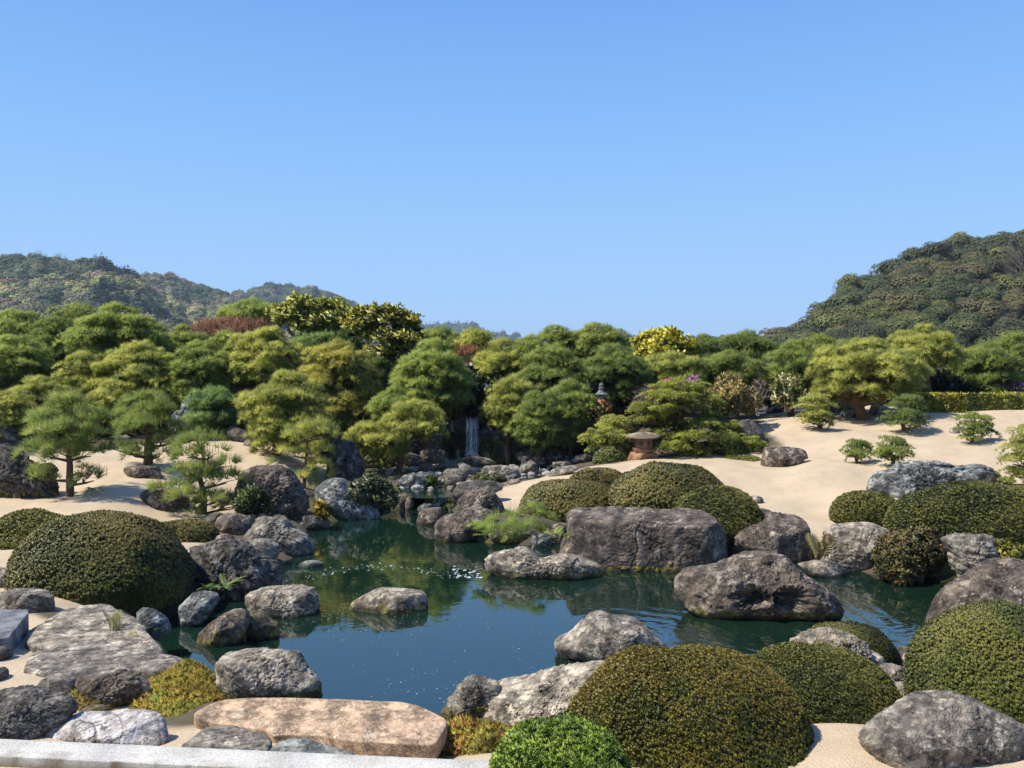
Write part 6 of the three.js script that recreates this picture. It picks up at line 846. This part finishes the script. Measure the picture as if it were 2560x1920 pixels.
// ---------- falling water, foam, fish ----------
{
  const fw = new THREE.MeshPhysicalMaterial({ color: rgb(.86, .89, .92), roughness: .35, side: THREE.DoubleSide });
  const fallSheet = (name, label, crop, xa, xb, ya, yb, z, out, n, seed) => {
    const rn = mulberry(seed), Gp = new THREE.Group(), A = at(...D(crop, xa, ya), z), B = at(...D(crop, xb, ya), z), E = at(...D(crop, xa, yb), z - out), w = B.x - A.x, h = A.y - E.y; Gp.position.set(A.x, E.y, -z); const L = [];
    for (let i = 0; i < n; i++) { const x = rn() * w, bend = (rn() - .5) * w * .08; let y = h * (1 - rn() * rn() * .5); while (y > .02) { const len = Math.min(y, h * (.06 + .3 * rn())), f0 = 1 - y / h, f1 = 1 - (y - len) / h, q = [0, .5, 1].map((k) => { const f = lerp(f0, f1, k); return V(x + bend * f + (x - w / 2) * f * .12, h * (1 - f), out * Math.sqrt(f) + .05 * noise(x * 30, f * 3, seed)); }); const r0 = w * (.005 + .017 * rn() * rn()); L.push(tube(q, r0 * .6, r0 * 1.2, 4, 3)); y -= len + h * rn() * .22; } }
    mesh('water_strands', mergeGeometries(L), fw, Gp, 'stuff');
    const F = []; for (let i = 0; i < n * 9; i++) { const a = rn() * 6.28, q = Math.pow(rn(), .7); F.push([V(w / 2 + Math.cos(a) * q * w * .62, (1 - q) * h * .24 * rn() + .005, out + Math.sin(a) * q * w * .25), YUP, w * (.012 + .02 * rn()), [.85, .9, .95]]); }
    inst('splash', new THREE.IcosahedronGeometry(1, 1), new THREE.MeshStandardMaterial({ color: 0xffffff, roughness: .5 }), F, Gp, rn); top(Gp, name, label, 'waterfall');
  };
  fallSheet('waterfall', 'white waterfall dropping between the dark cliff rocks', 'W1', 470, 578, 520, 890, 17.3, .22, 62, 5);
  fallSheet('waterfall', 'small white cascade from the stream into the pond', 'W1', 125, 300, 1242, 1342, 13.75, .12, 70, 6);
  fallSheet('waterfall', 'tiny white rapid beside the square stream rock', 'W1', 1125, 1200, 995, 1040, 16.0, .1, 22, 7);
  const rn = mulberry(17), F = [], fl = (X, Y, s, w) => { const p = onPlane(X, Y, WATER); if (inside(pools[0].p, p.x, p.z)) { p.y = WATER + .004; F.push([p, YUP, s * (w ?? 1), [.45, .5, .48]]); } };
  for (let i = 0; i < 800; i++) { const t = rn(), X = 640 + rn() * 420, Y = 1100 + Math.pow(rn(), .8) * 260; if (noise(X * .012, Y * .03, 2) + .25 * (rn() - .5) > -.05) fl(X, Y, .002 + .003 * rn() * rn()); }
  for (let i = 0; i < 190; i++) { const t = rn(), X = 660 + t * 330; fl(X, 1250 - 26 * Math.sin(t * 3.1) + (rn() - .5) * 26 * rn(), .003 + .011 * Math.pow(rn(), 4)); }
  for (let i = 0; i < 60; i++) fl(1010 + (rn() - .5) * 60, 1236 + (rn() - .5) * 26, .005 + .02 * Math.pow(rn(), 3));
  for (let i = 0; i < 240; i++) { const X = 700 + rn() * 560, Y = 1340 + rn() * 180; if (noise(X * .009, Y * .02, 6) > -.05) fl(X, Y, .002 + .004 * Math.pow(rn(), 3)); }
  for (let i = 0; i < 14; i++) fl(1225 + rn() * 45, 1425 + rn() * 24, .003 + .012 * Math.pow(rn(), 3));
  const disc = new THREE.CylinderGeometry(1, 1, .25, 7); const Fm = inst('foam_specks', disc, new THREE.MeshStandardMaterial({ color: 0xffffff, roughness: .7 }), F, null, rn); top(Fm, 'foam', 'white foam specks drifting in bands on the pond', 'foam', null, 'stuff');
  // carp just below the surface
  const A = onPlane(986, 1442, WATER), B = onPlane(1062, 1458, WATER), Lk = A.distanceTo(B), K = new THREE.Group(), pr = [[0, 0], [.06, .045], [.16, .085], [.32, .1], [.5, .085], [.7, .05], [.82, .028], [.86, .024]].map(([t, r]) => new THREE.Vector2(r * Lk + .0005, t * Lk));
  const bd = new THREE.LatheGeometry(pr, 16); bd.rotateZ(-Math.PI / 2); bd.scale(1, 1, .75); const km = new THREE.MeshStandardMaterial({ color: rgb(.75, .62, .42), roughness: .4, side: THREE.DoubleSide }); mesh('body', bd, km, K);
  const fin = (pts) => { const s = new THREE.Shape(pts.map(([x, y]) => new THREE.Vector2(x * Lk, y * Lk))); return new THREE.ExtrudeGeometry(s, { depth: .004, bevelEnabled: false }); };
  mesh('tail_fin', fin([[.84, .02], [1, .12], [.96, 0], [1, -.12], [.84, -.02]]).rotateX(Math.PI / 2), km, K); mesh('dorsal_fin', fin([[.3, .09], [.36, .14], [.62, .08], [.6, .05]]), km, K);
  for (const s of [-1, 1]) mesh('pectoral_fin', fin([[.2, .06 * s], [.3, .17 * s], [.34, .14 * s], [.28, .05 * s]]).rotateX(Math.PI / 2), km, K);
  K.position.copy(A); K.position.y = WATER - .085; K.rotation.y = Math.atan2(-(B.z - A.z), B.x - A.x); top(K, 'carp', 'pale carp swimming just under the pond surface', 'fish');
}

scene.traverse((o) => { if (o.isMesh) { o.castShadow = true; o.receiveShadow = true; } });
renderer.render(scene, camera);
